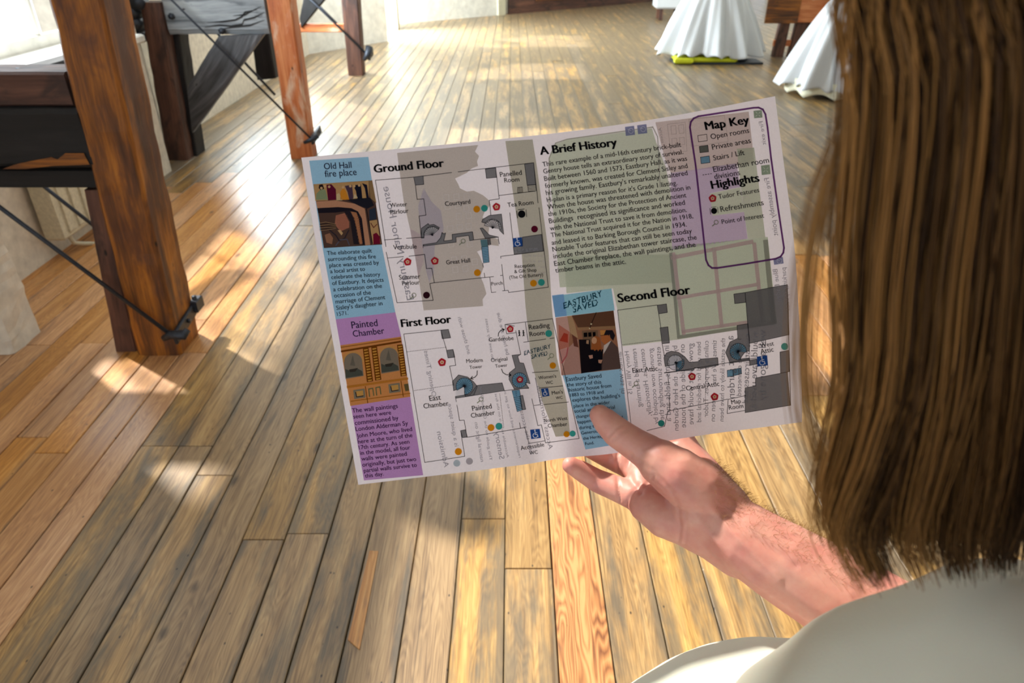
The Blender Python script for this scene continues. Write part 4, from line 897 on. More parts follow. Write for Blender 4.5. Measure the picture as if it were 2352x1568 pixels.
for R, s, a, b in [(R1, 'Winter', (808, 612), (962, 600)), (R1, 'Parlour', (812, 675), (975, 660)), (R1, 'Courtyard', (1305, 600), (1532, 577)), (R1, 'Panelled', (1800, 338), (1995, 318)), (R1, 'Room', (1838, 388), (1972, 378)), (R1, 'Tea Room', (1868, 610), (2100, 584)), (R1, 'Vestibule', (838, 992), (1048, 982)), (R1, 'Great Hall', (1315, 1126), (1530, 1106)), (R1, 'Summer', (890, 1262), (1080, 1252)), (R1, 'Parlour', (918, 1314), (1075, 1304)), (R1, 'Porch', (1722, 1316), (1822, 1306)), (R1, 'Reception', (1932, 1160), (2110, 1144)), (R1, '& Gift Shop', (1928, 1205), (2127, 1188)), (R1, '(The Old Buttery)', (1883, 1258), (2185, 1230)),
               (R2, 'Reading', (1738, 212), (1915, 192)), (R2, 'Room', (1745, 270), (1870, 256)), (R2, 'Garderobe', (1395, 316), (1605, 300)), (R2, 'Modern', (1200, 498), (1340, 488)), (R2, 'Tower', (1228, 550), (1335, 540)), (R2, 'Original', (1412, 490), (1552, 476)), (R2, 'Tower', (1448, 538), (1552, 528)), (R2, 'East', (885, 824), (982, 812)), (R2, 'Chamber', (835, 888), (1048, 862)), (R2, 'Painted', (1252, 908), (1418, 886)), (R2, 'Chamber', (1242, 968), (1445, 940)), (R2, "Women's", (1820, 640), (1970, 622)), (R2, 'WC', (1880, 680), (1942, 676)), (R2, "Men's", (1935, 770), (2028, 758)), (R2, 'WC', (1968, 810), (2025, 804)), (R2, 'North West', (1868, 1006), (2065, 984)), (R2, 'Chamber', (1900, 1052), (2065, 1036)), (R2, 'Accessible', (1668, 1245), (1868, 1212)), (R2, 'WC', (1742, 1284), (1812, 1275)),
               (R4, 'East Attic', (725, 912), (930, 895)), (R4, 'Central Attic', (1165, 1058), (1435, 1018)), (R4, 'West', (1772, 707), (1882, 687)), (R4, 'Attic', (1775, 757), (1880, 737)), (R4, 'Map', (1535, 1170), (1612, 1158)), (R4, 'Room', (1515, 1214), (1632, 1198))]:
    text(bd, s, R(*a), R(*b), c_ink, 9, .014, 1.06)
bd.build()

# -- floor plans
def arcfan(ink, R, c, r, a0, a1, n, fillc=None, e=1.0):
    pts = [(c[0] + r * math.cos(math.radians(lerp(a0, a1, k / n))), c[1] + r * math.sin(math.radians(lerp(a0, a1, k / n)))) for k in range(n + 1)]
    if fillc: fill(ink, T(R, [c] + pts) if abs(a1 - a0) < 359 else T(R, pts[:-1]), fillc, 6)
    for p in pts: line(ink, T(R, [c, p]), .8, c_line, 7)
    line(ink, T(R, pts), 1.0, c_line, 7)
def rose(ink, c, r=9.3):
    n = 5; o = [(c[0] + r * math.cos(2 * math.pi * i / n - 1.7), c[1] + r * math.sin(2 * math.pi * i / n - 1.7)) for i in range(n)]
    pts = []
    for i in range(n):
        a, b = o[i], o[(i + 1) % n]; pts += [a, ((a[0] + b[0]) / 2 + (((a[0] + b[0]) / 2) - c[0]) * .08, (a[1] + b[1]) / 2 + (((a[1] + b[1]) / 2) - c[1]) * .08)]
    fill(ink, pts, c_rose, 8)
    fill(ink, [(c[0] + r * .5 * math.cos(2 * math.pi * i / n - 1.7), c[1] + r * .5 * math.sin(2 * math.pi * i / n - 1.7)) for i in range(n)], srgb(232, 206, 176), 9)
    disc(ink, c, r * .2, srgb(206, 120, 60), 10, 10)
def wheelchair(ink, q):
    fill(ink, q, c_wc, 8); c = (sum(p[0] for p in q) / 4, sum(p[1] for p in q) / 4); w = abs(q[1][0] - q[0][0]); k = w / 22.; wh = srgb(236, 236, 240)
    line(ink, [(c[0] - 1 * k, c[1] - 6 * k), (c[0] - .5 * k, c[1] + 1 * k), (c[0] + 4 * k, c[1] + 1 * k), (c[0] + 6 * k, c[1] + 6 * k)], 1.7 * k, wh, 9); disc(ink, (c[0] - 1.5 * k, c[1] - 8 * k), 1.8 * k, wh, 9, 10)
    line(ink, [(c[0] - .5 * k + 5.2 * k * math.cos(math.radians(a)), c[1] + 3.5 * k + 5.2 * k * math.sin(math.radians(a))) for a in range(20, 260, 24)], 1.5 * k, wh, 9); line(ink, [(c[0] - .5 * k, c[1] - 3 * k), (c[0] + 3.5 * k, c[1] - 3 * k)], 1.3 * k, wh, 9)
def stairs(ink, R, q, n, col=None):
    if col: fill(ink, T(R, q), col, 6)
    a, b, c, d = [Vector(p) for p in T(R, q)]
    for k in range(n + 1): line(ink, [tuple(a.lerp(d, k / n)), tuple(b.lerp(c, k / n))], .9, c_line, 7)
    line(ink, [tuple(a), tuple(d)], .9, c_line, 7); line(ink, [tuple(b), tuple(c)], .9, c_line, 7)
pl1 = Ink('ground_floor_plan'); L = lambda *p, w=1.25: line(pl1, T(R1, list(p)), w, c_line, 7)
G = lambda p, ink=pl1, R=R1, col=c_gray: (fill(ink, T(R, p), col, 5), line(ink, T(R, p), 1.1, c_line, 7, closed=True))
for p in ([(1020, 340), (1105, 328), (1110, 405), (1035, 412)], [(1665, 267), (1758, 255), (1765, 342), (1675, 350)], [(2018, 222), (2100, 210), (2118, 408), (2042, 412)], [(2000, 880), (2170, 855), (2188, 1005), (1925, 1035), (1917, 968), (2000, 960)],
          [(1105, 948), (1225, 930), (1262, 885), (1275, 838), (1290, 850), (1308, 842), (1290, 915), (1368, 905), (1366, 855), (1550, 832), (1560, 905), (1525, 912), (1515, 865), (1400, 880), (1402, 925), (1112, 960)],
          [(1088, 888), (1090, 800), (1150, 758), (1160, 772), (1200, 765), (1252, 795), (1240, 808), (1200, 785), (1150, 795), (1115, 840), (1112, 888)],
          [(1632, 745), (1640, 720), (1700, 685), (1810, 672), (1830, 855), (1795, 820), (1780, 740), (1720, 720), (1670, 755)], [(1618, 800), (1640, 797), (1700, 860), (1785, 880), (1665, 890)]): G(p)
L((675, 368), (1020, 340)); L((1105, 330), (1362, 298)); L((1420, 292), (2100, 210)); L((675, 368), (770, 965)); L((755, 905), (910, 893)); L((955, 890), (1115, 880)); L((1035, 412), (1050, 540), (1110, 535), (1130, 682), (1068, 690), (1088, 880))
L((1758, 255), (1790, 535), (1700, 548), (1715, 680)); L((1790, 505), (2115, 465)); L((2100, 210), (2140, 572)); L((2148, 615), (2232, 1330)); L((1885, 660), (1920, 970)); L((1805, 1070), (1803, 1053), (2188, 1005)); L((1812, 1125), (1838, 1360))
L((1820, 1363), (1870, 1358), (1875, 1378), (2232, 1330)); L((1705, 1243), (1720, 1378), (1760, 1374)); L((1800, 1225), (1820, 1223)); L((1205, 1290), (1740, 1235)); L((1655, 1203), (1660, 1240)); L((785, 1068), (928, 1055)); L((978, 1052), (1118, 1035), (1135, 1163), (1183, 1160), (1205, 1290)); L((1205, 1290), (1165, 1298), (1195, 1448), (870, 1470), (772, 1015)); L((1560, 905), (1780, 880), (1790, 940)); L((1640, 1115), (1648, 1150)); L((1105, 975), (1105, 948))
arcfan(pl1, R1, (1188, 860), 78, 180, 318, 9, srgb(186, 180, 180)); arcfan(pl1, R1, (1730, 795), 78, 195, 370, 10, srgb(186, 180, 180)); disc(pl1, R1(1188, 860), 2.4, c_line, 8, 10); disc(pl1, R1(1730, 795), 2.4, c_line, 8, 10)
fill(pl1, T(R1, [(1620, 905), (1680, 898), (1690, 965), (1630, 970)]), srgb(98, 132, 140), 6); stairs(pl1, R1, [(1630, 970), (1690, 962), (1700, 1105), (1648, 1112)], 10, c_stair); stairs(pl1, R1, [(1684, 898), (1708, 895), (1715, 945), (1690, 950)], 4, c_gray)
stairs(pl1, R1, [(2045, 415), (2118, 410), (2124, 462), (2052, 468)], 4); stairs(pl1, R1, [(1955, 432), (1955, 480), (2002, 478), (1998, 428)], 5)
for c, col in (((1587, 628), c_orange), ((1657, 620), c_teal), ((1593, 1200), c_orange), ((2098, 1295), c_orange), ((2170, 1287), c_teal), ((2108, 807), c_maroon), ((1135, 1402), srgb(52, 22, 30))): disc(pl1, R1(*c), 7.8, col, 8)
for c in ((1765, 607), (965, 1102), (1210, 1094)): rose(pl1, R1(*c), 9.6)
def plate(ink, c, s):
    disc(ink, c, 8.6 * s, c_head, 8); line(ink, [(c[0] - 11.5 * s, c[1] - 7 * s), (c[0] - 9.5 * s, c[1] + 9 * s)], 1.6 * s, c_head, 8); line(ink, [(c[0] + 10 * s, c[1] - 10 * s), (c[0] + 11.5 * s, c[1] + 6 * s)], 1.2 * s, c_head, 8); line(ink, [(c[0] - 8 * s, c[1] - 10 * s), (c[0] + 6 * s, c[1] - 11.5 * s)], 1.4 * s, c_head, 8)
plate(pl1, R1(1992, 672), 1.0); wheelchair(pl1, T(R1, [(1910, 890), (1995, 880), (2000, 960), (1917, 968)]))
pl1.build()
pl2 = Ink('first_floor_plan'); L = lambda *p, w=1.2: line(pl2, T(R2, list(p)), w, c_line, 7)
for p in ([(980, 218), (1045, 210), (1064, 282), (992, 290)], [(1028, 390), (1085, 382), (1100, 448), (1042, 455)], [(1150, 1078), (1192, 1070), (1207, 1133), (1165, 1138)], [(1105, 785), (1185, 772), (1230, 770), (1290, 690), (1505, 668), (1525, 735), (1110, 800)],
          [(1090, 735), (1080, 655), (1132, 600), (1210, 618), (1262, 660), (1292, 700), (1262, 775), (1190, 785), (1180, 700)], [(1590, 432), (1665, 424), (1640, 440), (1655, 495), (1690, 500), (1745, 675), (1700, 660), (1735, 715), (1610, 722), (1565, 640), (1570, 580), (1620, 540)], [(1655, 780), (1682, 775), (1708, 895), (1678, 900)]): G(p, pl2, R2)
L((662, 250), (1045, 210)); L((980, 218), (1030, 390)); L((1085, 382), (1108, 518), (1055, 525), (1090, 690)); L((662, 250), (842, 1350), (1185, 1298), (1150, 1080)); L((1118, 858), (1140, 990), (1180, 988), (1205, 1135), (1705, 1050)); L((1105, 790), (1112, 830))
L((1525, 735), (1735, 712)); L((1612, 182), (1530, 168), (1545, 248), (1622, 238)); L((1530, 168), (1938, 118), (2165, 1145), (1878, 1182), (1842, 1028), (1812, 1035), (1760, 805)); L((1622, 220), (1665, 424)); L((1705, 152), (1728, 310)); L((1690, 320), (1880, 293)); L((1915, 288), (1950, 283)); L((1765, 580), (1985, 565)); L((1825, 712), (2025, 695)); L((1862, 855), (2075, 832)); L((1790, 625), (1835, 850)); L((1700, 1050), (1735, 1188), (1872, 1165)); L((1655, 1010), (1662, 1055)); L((1780, 862), (1835, 855))
for a, b in (((690, 402), (1030, 362)), ((750, 735), (1080, 685)), ((1485, 760), (1520, 1055))): line(pl2, T(R2, [a, b]), 1.1, c_line, 7, dash=(2.2, 1.6))
fill(pl2, T(R2, [(1104, 738), (1180, 702), (1186, 770), (1112, 782)]), srgb(222, 216, 218), 6)
arcfan(pl2, R2, (1182, 697), 72, 150, 450, 18, c_stair); disc(pl2, R2(1182, 697), 3, c_line, 8, 10)
arcfan(pl2, R2, (1655, 645), 64, 0, 360, 20, c_stair); stairs(pl2, R2, [(1590, 735), (1655, 728), (1680, 900), (1635, 915)], 12, c_stair); fill(pl2, T(R2, [(1592, 737), (1655, 730), (1660, 780), (1602, 788)]), c_stair, 8)
for c, col, r in (((1905, 245), c_teal, 8), ((1940, 520), c_orange, 7.4), ((1410, 1052), c_orange, 8), ((1478, 1040), c_teal, 8), ((1130, 1257), c_orange, 8.2), ((2058, 1108), c_orange, 7), ((2110, 1103), c_teal, 7)): disc(pl2, R2(*c), r, col, 8)
for c, r in (((990, 492), 10), ((1575, 207), 8.6), ((1658, 640), 8.6)): rose(pl2, R2(*c), r)
wheelchair(pl2, T(R2, [(1745, 1070), (1828, 1062), (1838, 1140), (1755, 1150)])); wheelchair(pl2, T(R2, [(1838, 718), (1900, 712), (1912, 780), (1852, 788)]))
for x in (1652, 1688):
    line(pl2, T(R2, [(x, 232), (x + 3, 262)]), 2.6, c_head, 8); disc(pl2, R2(x - 1, 222), 1.8, c_head, 8, 8); line(pl2, T(R2, [(x - 6, 268), (x + 2, 250), (x + 8, 266)]), 1.3, c_head, 8); line(pl2, T(R2, [(x - 8, 240), (x + 10, 238)]), 1.2, c_head, 8)
def arrow(pts, tip):
    line(pl2, T(R2, pts), 1.7, c_head, 8); a, b = Vector(R2(*pts[-1])), Vector(R2(*pts[-2])); d = (a - b).normalized(); n_ = Vector((-d.y, d.x)); line(pl2, [tuple(a - d * 5 + n_ * 3.6), tuple(a), tuple(a - d * 5 - n_ * 3.6)], 1.7, c_head, 8)
arrow([(1472, 268), (1476, 240), (1492, 220), (1525, 210)], 0); arrow([(1292, 565), (1290, 600), (1272, 620), (1236, 630)], 0); arrow([(1500, 550), (1512, 580), (1540, 598), (1582, 602)], 0)
pl2.build()
pl3 = Ink('second_floor_plan'); L = lambda *p, w=1.2: line(pl3, T(R4, list(p)), w, c_line, 7)
for p in ([(925, 360), (1000, 348), (1008, 418), (937, 430)], [(948, 545), (1012, 535), (1025, 668), (965, 674)], [(1645, 255), (1990, 190), (2005, 600), (1680, 672), (1665, 510)], [(1552, 268), (1645, 255), (1650, 335), (1560, 346)], [(1578, 525), (1668, 510), (1680, 640), (1680, 735), (1650, 735), (1600, 800), (1680, 790), (1682, 812), (1520, 832), (1485, 745), (1520, 660), (1585, 630)],
          [(1682, 810), (1738, 798), (1742, 840), (1682, 852)], [(1645, 1035), (1730, 1020), (1730, 955), (1990, 905), (2015, 1178), (1645, 1238)], [(1930, 742), (2005, 728), (2006, 902), (1935, 915)], [(990, 860), (980, 790), (1000, 750), (1040, 735), (1100, 745), (1150, 780), (1190, 828), (1262, 820), (1280, 800), (1420, 788), (1425, 850), (1285, 878), (1230, 870), (1225, 890), (1085, 900), (1080, 840), (1004, 858)]): G(p, pl3, R4)
L((600, 400), (925, 358)); L((937, 430), (955, 545)); L((965, 674), (985, 780)); L((600, 400), (712, 1345)); L((840, 1385), (985, 1350), (1012, 1225), (1500, 1128)); L((1010, 920), (1020, 1010)); L((1022, 1095), (1028, 1222)); L((985, 912), (1085, 900), w=2.2); L((1085, 900), (1735, 790)); L((1505, 1130), (1498, 1245), (1645, 1220)); L((1505, 1130), (1650, 1098)); L((1990, 190), (2018, 1178)); L((1742, 855), (1735, 905))
for a, b in (((640, 683), (960, 645)), ((1325, 870), (1318, 1160))): line(pl3, T(R4, [a, b]), 1.1, c_line, 7, dash=(2.2, 1.6))
disc(pl3, R4(1072, 828), 17.5, srgb(218, 214, 220), 6, 24); line(pl3, [(R4(1072, 828)[0] + 17.5 * math.cos(k * .3), R4(1072, 828)[1] + 17.5 * math.sin(k * .3)) for k in range(22)], 1, c_line, 7)
arcfan(pl3, R4, (1076, 828), 70, -20, 88, 8, c_stair); disc(pl3, R4(1076, 828), 2.8, c_line, 8, 10); arcfan(pl3, R4, (1588, 738), 68, 70, 365, 18, c_stair); disc(pl3, R4(1588, 738), 2.8, c_line, 8, 10)
stairs(pl3, R4, [(1540, 885), (1545, 938), (1617, 920), (1612, 872)], 8, c_stair); fill(pl3, T(R4, [(1498, 892), (1542, 885), (1547, 938), (1500, 946)]), c_stair, 8); line(pl3, T(R4, [(1498, 892), (1542, 885), (1547, 938), (1500, 946)]), 1, c_line, 9, closed=True)
disc(pl3, R4(1968, 697), 8.2, c_teal, 8); disc(pl3, R4(958, 1325), 7.5, c_teal, 8)
for c in ((1210, 943), (1395, 1108)): rose(pl3, R4(*c), 9.6)
wheelchair(pl3, T(R4, [(1740, 780), (1825, 768), (1832, 850), (1745, 862)]))
pl3.build()
ky = Ink('map_key')
line(ky, T(R3, [(1330, 300), (1338, 255), (1362, 225), (1400, 208), (1860, 137), (1905, 135), (1940, 150), (1962, 190), (1980, 300), (2010, 560), (2060, 920), (2118, 1310), (2112, 1350), (2090, 1382), (2050, 1400), (1800, 1442), (1560, 1478), (1515, 1478), (1485, 1455), (1465, 1410), (1420, 1000), (1378, 620)]), 4.2, srgb(112, 62, 122), 7, closed=True)
line(ky, T(R3, [(1395, 370), (1470, 358), (1475, 412), (1402, 422)]), 1.1, c_line, 7, closed=True)
for p, c in (([(1408, 460), (1480, 450), (1486, 505), (1414, 513)], srgb(110, 112, 106)), ([(1418, 550), (1492, 540), (1498, 595), (1424, 605)], c_stair)): fill(ky, T(R3, p), c, 6); line(ky, T(R3, p), 1.1, c_line, 7, closed=True)
line(ky, T(R3, [(1436, 700), (1512, 688)]), 1.4, c_line, 7, dash=(3.6, 2.4)); rose(ky, R3(1520, 895), 9.6); plate(ky, R3(1532, 1000), .82)
ky.build()

# ------------------------------------------------------------------ the person holding the leaflet
def skin_mat(name, base, red):
    t = NT(name); tc = t.new('ShaderNodeTexCoord'); o = tc.outputs['Object']
    f = t.noise(o, 55, 4, .6); c = t.ramp(f, [(.3, base), (.7, red)])
    v = t.noise(o, 24, 2, .5, .6); c = t.mix(t.math('MULTIPLY', t.rampf(v, .60, .72), .18), c, srgb(150, 120, 128))
    t.l.new(c, t.b.inputs['Base Color']); t.b.inputs['Roughness'].default_value = .48
    t.b.inputs['Subsurface Weight'].default_value = .35; t.b.inputs['Subsurface Scale'].default_value = .006
    t.b.inputs['Subsurface Radius'].default_value = (1.0, .30, .16)
    fine = t.noise(o, 1500, 3, .6); t.bump(fine, .12, .0006)
    return t.m
M['skin'] = skin_mat('skin', srgb(204, 150, 132), srgb(190, 120, 108))
def capsules(chains, seg=14):
    parts = []
    for ch in chains:
        for (p, r) in ch:
            V, F = [], []; nl = 9
            for k in range(nl + 1):
                ph_ = math.pi * k / nl
                for i in range(seg): V.append(Vector(p) + Vector((math.sin(ph_) * math.cos(2 * math.pi * i / seg), math.sin(ph_) * math.sin(2 * math.pi * i / seg), math.cos(ph_))) * r)
            for k in range(nl):
                for i in range(seg): F.append((k * seg + i, (k + 1) * seg + i, (k + 1) * seg + (i + 1) % seg, k * seg + (i + 1) % seg))
            parts.append((V, F))
        if len(ch) > 1:
            for (p, r), (q_, s) in zip(ch[:-1], ch[1:]): parts.append(tube_vf([p, q_], [r, s], seg))
    return join_vf(parts)
def ellipsoid(c, r, seg=28, nl=18, rot=None):
    V, F = [], []
    for k in range(nl + 1):
        ph_ = math.pi * k / nl
        for i in range(seg):
            v = Vector((math.sin(ph_) * math.cos(2 * math.pi * i / seg) * r[0], math.sin(ph_) * math.sin(2 * math.pi * i / seg) * r[1], math.cos(ph_) * r[2]))
            if rot: v = rot @ v
            V.append(Vector(c) + v)
    for k in range(nl):
        for i in range(seg): F.append((k * seg + i, (k + 1) * seg + i, (k + 1) * seg + (i + 1) % seg, k * seg + (i + 1) % seg))
    return V, F
def meld(parts, voxel, smooth_it, fac=.5):
    """grow overlapping volumes into one continuous skin"""
    V, F = join_vf(parts); me = bpy.data.meshes.new('m'); me.from_pydata([tuple(v) for v in V], [], F); me.update()
    ob = bpy.data.objects.new('m', me); COL.objects.link(ob)
    r = ob.modifiers.new('r', 'REMESH'); r.mode = 'VOXEL'; r.voxel_size = voxel
    s = ob.modifiers.new('s', 'SMOOTH'); s.factor = fac; s.iterations = smooth_it
    dg = bpy.context.evaluated_depsgraph_get(); dg.update(); m2 = bpy.data.meshes.new_from_object(ob.evaluated_get(dg))
    P = np.empty(len(m2.vertices) * 3); m2.vertices.foreach_get('co', P); N = np.empty(len(m2.vertices) * 3); m2.vertices.foreach_get('normal', N)
    Fs = [tuple(p.vertices) for p in m2.polygons]; bpy.data.objects.remove(ob); bpy.data.meshes.remove(me); bpy.data.meshes.remove(m2)
    return P.reshape(-1, 3), N.reshape(-1, 3), Fs
def pc(x, y, d, r): return (at(x, y, d), r * d / FPX)
arm = [
    [pc(2230, 1545, .372, 122), pc(2050, 1445, .392, 116), pc(1925, 1365, .402, 106), pc(1800, 1292, .412, 94), pc(1710, 1236, .420, 84), pc(1650, 1196, .427, 76), pc(1606, 1168, .430, 72)],
    [pc(1700, 1262, .424, 66), pc(1640, 1222, .430, 64), pc(1585, 1196, .434, 62), pc(1528, 1186, .439, 50), pc(1484, 1160, .446, 40), pc(1476, 1132, .453, 36), pc(1474, 1100, .460, 34)],                # heel of the hand
    [pc(1660, 1170, .428, 66), pc(1600, 1120, .424, 66), pc(1556, 1088, .424, 62), pc(1518, 1062, .427, 54), pc(1490, 1040, .431, 43), pc(1455, 1018, .434, 38), pc(1418, 993, .435, 36), pc(1392, 968, .437, 31), pc(1378, 953, .438, 25)],   # thenar and thumb
    [pc(1650, 1160, .440, 66), pc(1604, 1090, .456, 52), pc(1572, 1046, .465, 44), pc(1552, 1005, .472, 39)],                                                    # index metacarpal, back of hand
    [pc(1620, 1170, .446, 60), pc(1570, 1110, .458, 52), pc(1530, 1070, .466, 44)], [pc(1600, 1180, .444, 56), pc(1530, 1130, .452, 46), pc(1490, 1105, .460, 38)],
]
fingers = [
    [pc(1478, 1148, .450, 36), pc(1432, 1128, .458, 31), pc(1372, 1104, .466, 27), pc(1336, 1082, .464, 24), pc(1310, 1068, .461, 20)],      # little
    [pc(1500, 1110, .458, 36), pc(1448, 1070, .476, 31), pc(1392, 1045, .480, 27), pc(1352, 1025, .470, 25), pc(1330, 1010, .464, 22)],      # ring
    [pc(1534, 1068, .466, 38), pc(1482, 995, .486, 32), pc(1445, 950, .486, 28), pc(1428, 910, .472, 25), pc(1420, 885, .465, 22)],         # middle
    [pc(1556, 1010, .470, 38), pc(1540, 950, .490, 31), pc(1512, 905, .488, 27), pc(1496, 870, .474, 25), pc(1488, 848, .466, 21)],         # index
]
P, N, Fs = meld([capsules(arm), capsules(fingers)], .00125, 5, .5)
# creases, tendons and folds carved along traced lines on the side facing the viewer
def project(P):
    rel = P - np.array([0, 0, H]); d = rel[:, 1] * CP - rel[:, 2] * SP; u = rel[:, 0]; w = rel[:, 1] * SP + rel[:, 2] * CP
    return CX + FPX * u / d, CY - FPX * w / d, d
X, Y, D = project(P); view = np.array([0, -CP, SP]); facing = np.clip((N @ view) * 1.6, 0, 1)
disp = np.zeros(len(P))
def seg_dist(X, Y, pts):
    best = np.full(len(X), 1e9)
    for (ax, ay), (bx, by) in zip(pts[:-1], pts[1:]):
        dx, dy = bx - ax, by - ay; t_ = np.clip(((X - ax) * dx + (Y - ay) * dy) / (dx * dx + dy * dy), 0, 1)
        best = np.minimum(best, np.hypot(X - ax - t_ * dx, Y - ay - t_ * dy))
    return best
for pts, w, dep in [([(1398, 1002), (1412, 985), (1430, 975)], 3.5, -.0008), ([(1408, 1012), (1424, 996), (1442, 985)], 3.5, -.0008), ([(1447, 1046), (1442, 1075), (1452, 1105), (1472, 1130)], 6, -.0012), ([(1432, 1178), (1446, 1142), (1468, 1112)], 5, -.0011),
                    ([(1458, 1150), (1478, 1120), (1500, 1095)], 4, -.0007), ([(1452, 1050), (1500, 1080), (1540, 1125), (1556, 1160)], 5, -.0006), ([(1480, 1085), (1520, 1120), (1548, 1150)], 3, -.0004), ([(1556, 1165), (1562, 1210), (1556, 1262)], 5, -.0007), ([(1572, 1170), (1578, 1215), (1570, 1262)], 4, -.0004),
                    ([(1630, 1160), (1700, 1240), (1790, 1330)], 9, .0010), ([(1600, 1185), (1680, 1285), (1740, 1350)], 8, .0007), ([(1650, 1160), (1730, 1230), (1830, 1300)], 6, -.0006), ([(1418, 1042), (1418, 1090), (1422, 1150)], 4, -.0014), ([(1480, 1030), (1520, 1020), (1552, 1012)], 5, -.0005)]:
    disp += dep * np.exp(-(seg_dist(X, Y, pts) / w) ** 2)
P = P + N * (disp * facing)[:, None]
# keep thumb on the near side and fingers on the far side of the sheet
armP, armF = P, Fs

hc = Vector((.225, .125, 1.665))          # head centre
rot = Matrix.Rotation(math.radians(-24), 3, 'X') @ Matrix.Rotation(math.radians(18), 3, 'Z')
hd_ = lambda x, y, z: hc + rot @ Vector((x, y, z))
E = at(2230, 1545, .372)
body = [
    capsules([[(E, .029), ((.322, .135, 1.262), .036), ((.37, .07, 1.31), .040), ((.415, .01, 1.37), .048), ((.36, .02, 1.40), .055)],
              [((.13, .0, 1.38), .052), ((.075, -.03, 1.33), .045), ((.08, -.07, 1.12), .038), ((.10, -.05, 1.06), .036), ((.16, .03, .90), .026), ((.17, .06, .84), .030), ((.175, .08, .80), .026)],
              [((.235, .03, 1.40), .06), ((.23, .07, 1.50), .052), ((.226, .105, 1.58), .055)], [((.16, .02, 1.39), .055), ((.33, .02, 1.39), .06)],
              [((.25, .0, .90), .10), ((.235, .0, .52), .062), ((.23, .0, .30), .05), ((.23, -.01, .09), .038)], [((.40, .0, .90), .10), ((.41, .0, .52), .062), ((.415, .0, .30), .05), ((.415, -.01, .09), .038)]]),
    ellipsoid((.245, .02, 1.27), (.155, .10, .17)), ellipsoid((.27, .0, 1.06), (.14, .10, .17)), ellipsoid((.32, .0, .92), (.165, .11, .13)),
    ellipsoid(hd_(0, -.01, .02), (.073, .090, .098), rot=rot), ellipsoid(hd_(0, .03, -.05), (.052, .055, .062), rot=rot),
    capsules([[(hd_(0, .085, .02), .008), (hd_(0, .104, -.022), .012)], [(hd_(-.022, .082, -.058), .007), (hd_(.022, .082, -.058), .007)], [(hd_(-.073, -.005, .01), .014), (hd_(-.073, -.008, -.02), .010)], [(hd_(.073, -.005, .01), .014), (hd_(.073, -.008, -.02), .010)]])]
for k, (dx, dy, l) in enumerate(((-.028, .0, .075), (-.010, .004, .085), (.008, .004, .08), (.024, .0, .065))):
    body.append(capsules([[(Vector((.175 + dx * .2, .085 + dx, .80)), .011), (Vector((.172, .095 + dx, .80 - l * .6)), .0095), (Vector((.162, .088 + dx, .80 - l)), .008)]]))
body.append(capsules([[(Vector((.168, .085, .825)), .013), (Vector((.150, .115, .79)), .011), (Vector((.140, .12, .76)), .009)]]))
P2, N2, F2 = meld(body, .0055, 4, .5)
allV = np.vstack([armP, P2]); allF = list(armF) + [tuple(i + len(armP) for i in f) for f in F2]
person = mesh('person', allV, allF, M['skin'], None, smooth=True, origin=(.32, 0, 0))
tag(person, 'person in a loose white top with long light-brown hair, holding up the leaflet', 'person')

# white top
def ridge(P, N, amp, sc):
    d = np.array([noise.noise(Vector(p) * sc) + .5 * noise.noise(Vector(p) * sc * 2.3) for p in P]); return P + N * (d * amp)[:, None]
t = NT('cream_cotton'); tc = t.new('ShaderNodeTexCoord'); t.b.inputs['Base Color'].default_value = srgb(206, 205, 190); t.b.inputs['Roughness'].default_value = .8
t.b.inputs['Subsurface Weight'].default_value = .15; t.b.inputs['Subsurface Scale'].default_value = .01; t.bump(t.noise(tc.outputs['Object'], 900, 2), .15, .0006); M['cotton'] = t.m
top = [ellipsoid((.245, .03, 1.25), (.185, .12, .17)), ellipsoid((.28, .02, 1.02), (.190, .135, .26)), ellipsoid(at(1850, 1840, .43), (.150, .085, .108)),
       capsules([[pc(1880, 1740, .30, 225), pc(2040, 1635, .275, 248), pc(2320, 1590, .25, 300), ((.22, .06, 1.37), .06)], [pc(2040, 1635, .275, 245), pc(1930, 1790, .32, 200), pc(1900, 1850, .37, 240)]]),
       capsules([[(at(2170, 1535, .375), .041), (at(2290, 1560, .355), .050), ((.325, .125, 1.275), .056), ((.37, .07, 1.32), .062), ((.41, .02, 1.36), .066), ((.30, .02, 1.39), .064), ((.14, .0, 1.37), .064), ((.08, -.03, 1.31), .060), ((.076, -.05, 1.22), .058)]])]
P3, N3, F3 = meld(top, .0045, 5, .5)
P3 = ridge(P3, N3, .006, 11.)
shirt = mesh('white_top', P3, F3, M['cotton'], person, smooth=True)
M['denim'] = plain('dark_denim', srgb(48, 56, 74), .85, bumpy=.2, bscale=300)
P4, N4, F4 = meld([capsules([[((.25, .0, .92), .115), ((.235, .0, .52), .082), ((.23, .0, .12), .07)], [((.40, .0, .92), .115), ((.41, .0, .52), .082), ((.415, .0, .12), .07)]]), ellipsoid((.325, 0, .93), (.19, .13, .12))], .008, 3)
mesh('trousers', P4, F4, M['denim'], person, smooth=True)
M['leather'] = plain('brown_leather', srgb(70, 46, 34), .5)
for x in (.23, .415):
    V, F = ellipsoid((x, .05, .032), (.045, .125, .045)); V = [Vector((v.x, v.y, max(v.z, .002))) for v in V]; mesh('shoe', V, F, M['leather'], person, smooth=True)
M['eye'] = plain('eye_white', srgb(230, 228, 224), .2); M['iris'] = plain('iris', srgb(70, 92, 110), .2)
for s in (-1, 1):
    V, F = ellipsoid(hd_(s * .030, .072, .012), (.013, .013, .012), 16, 10); e_ = mesh('eye', V, F, M['eye'], person, smooth=True)
    V, F = ellipsoid(hd_(s * .030, .083, .011), (.006, .004, .006), 12, 8); mesh('iris', V, F, M['iris'], e_, smooth=True)
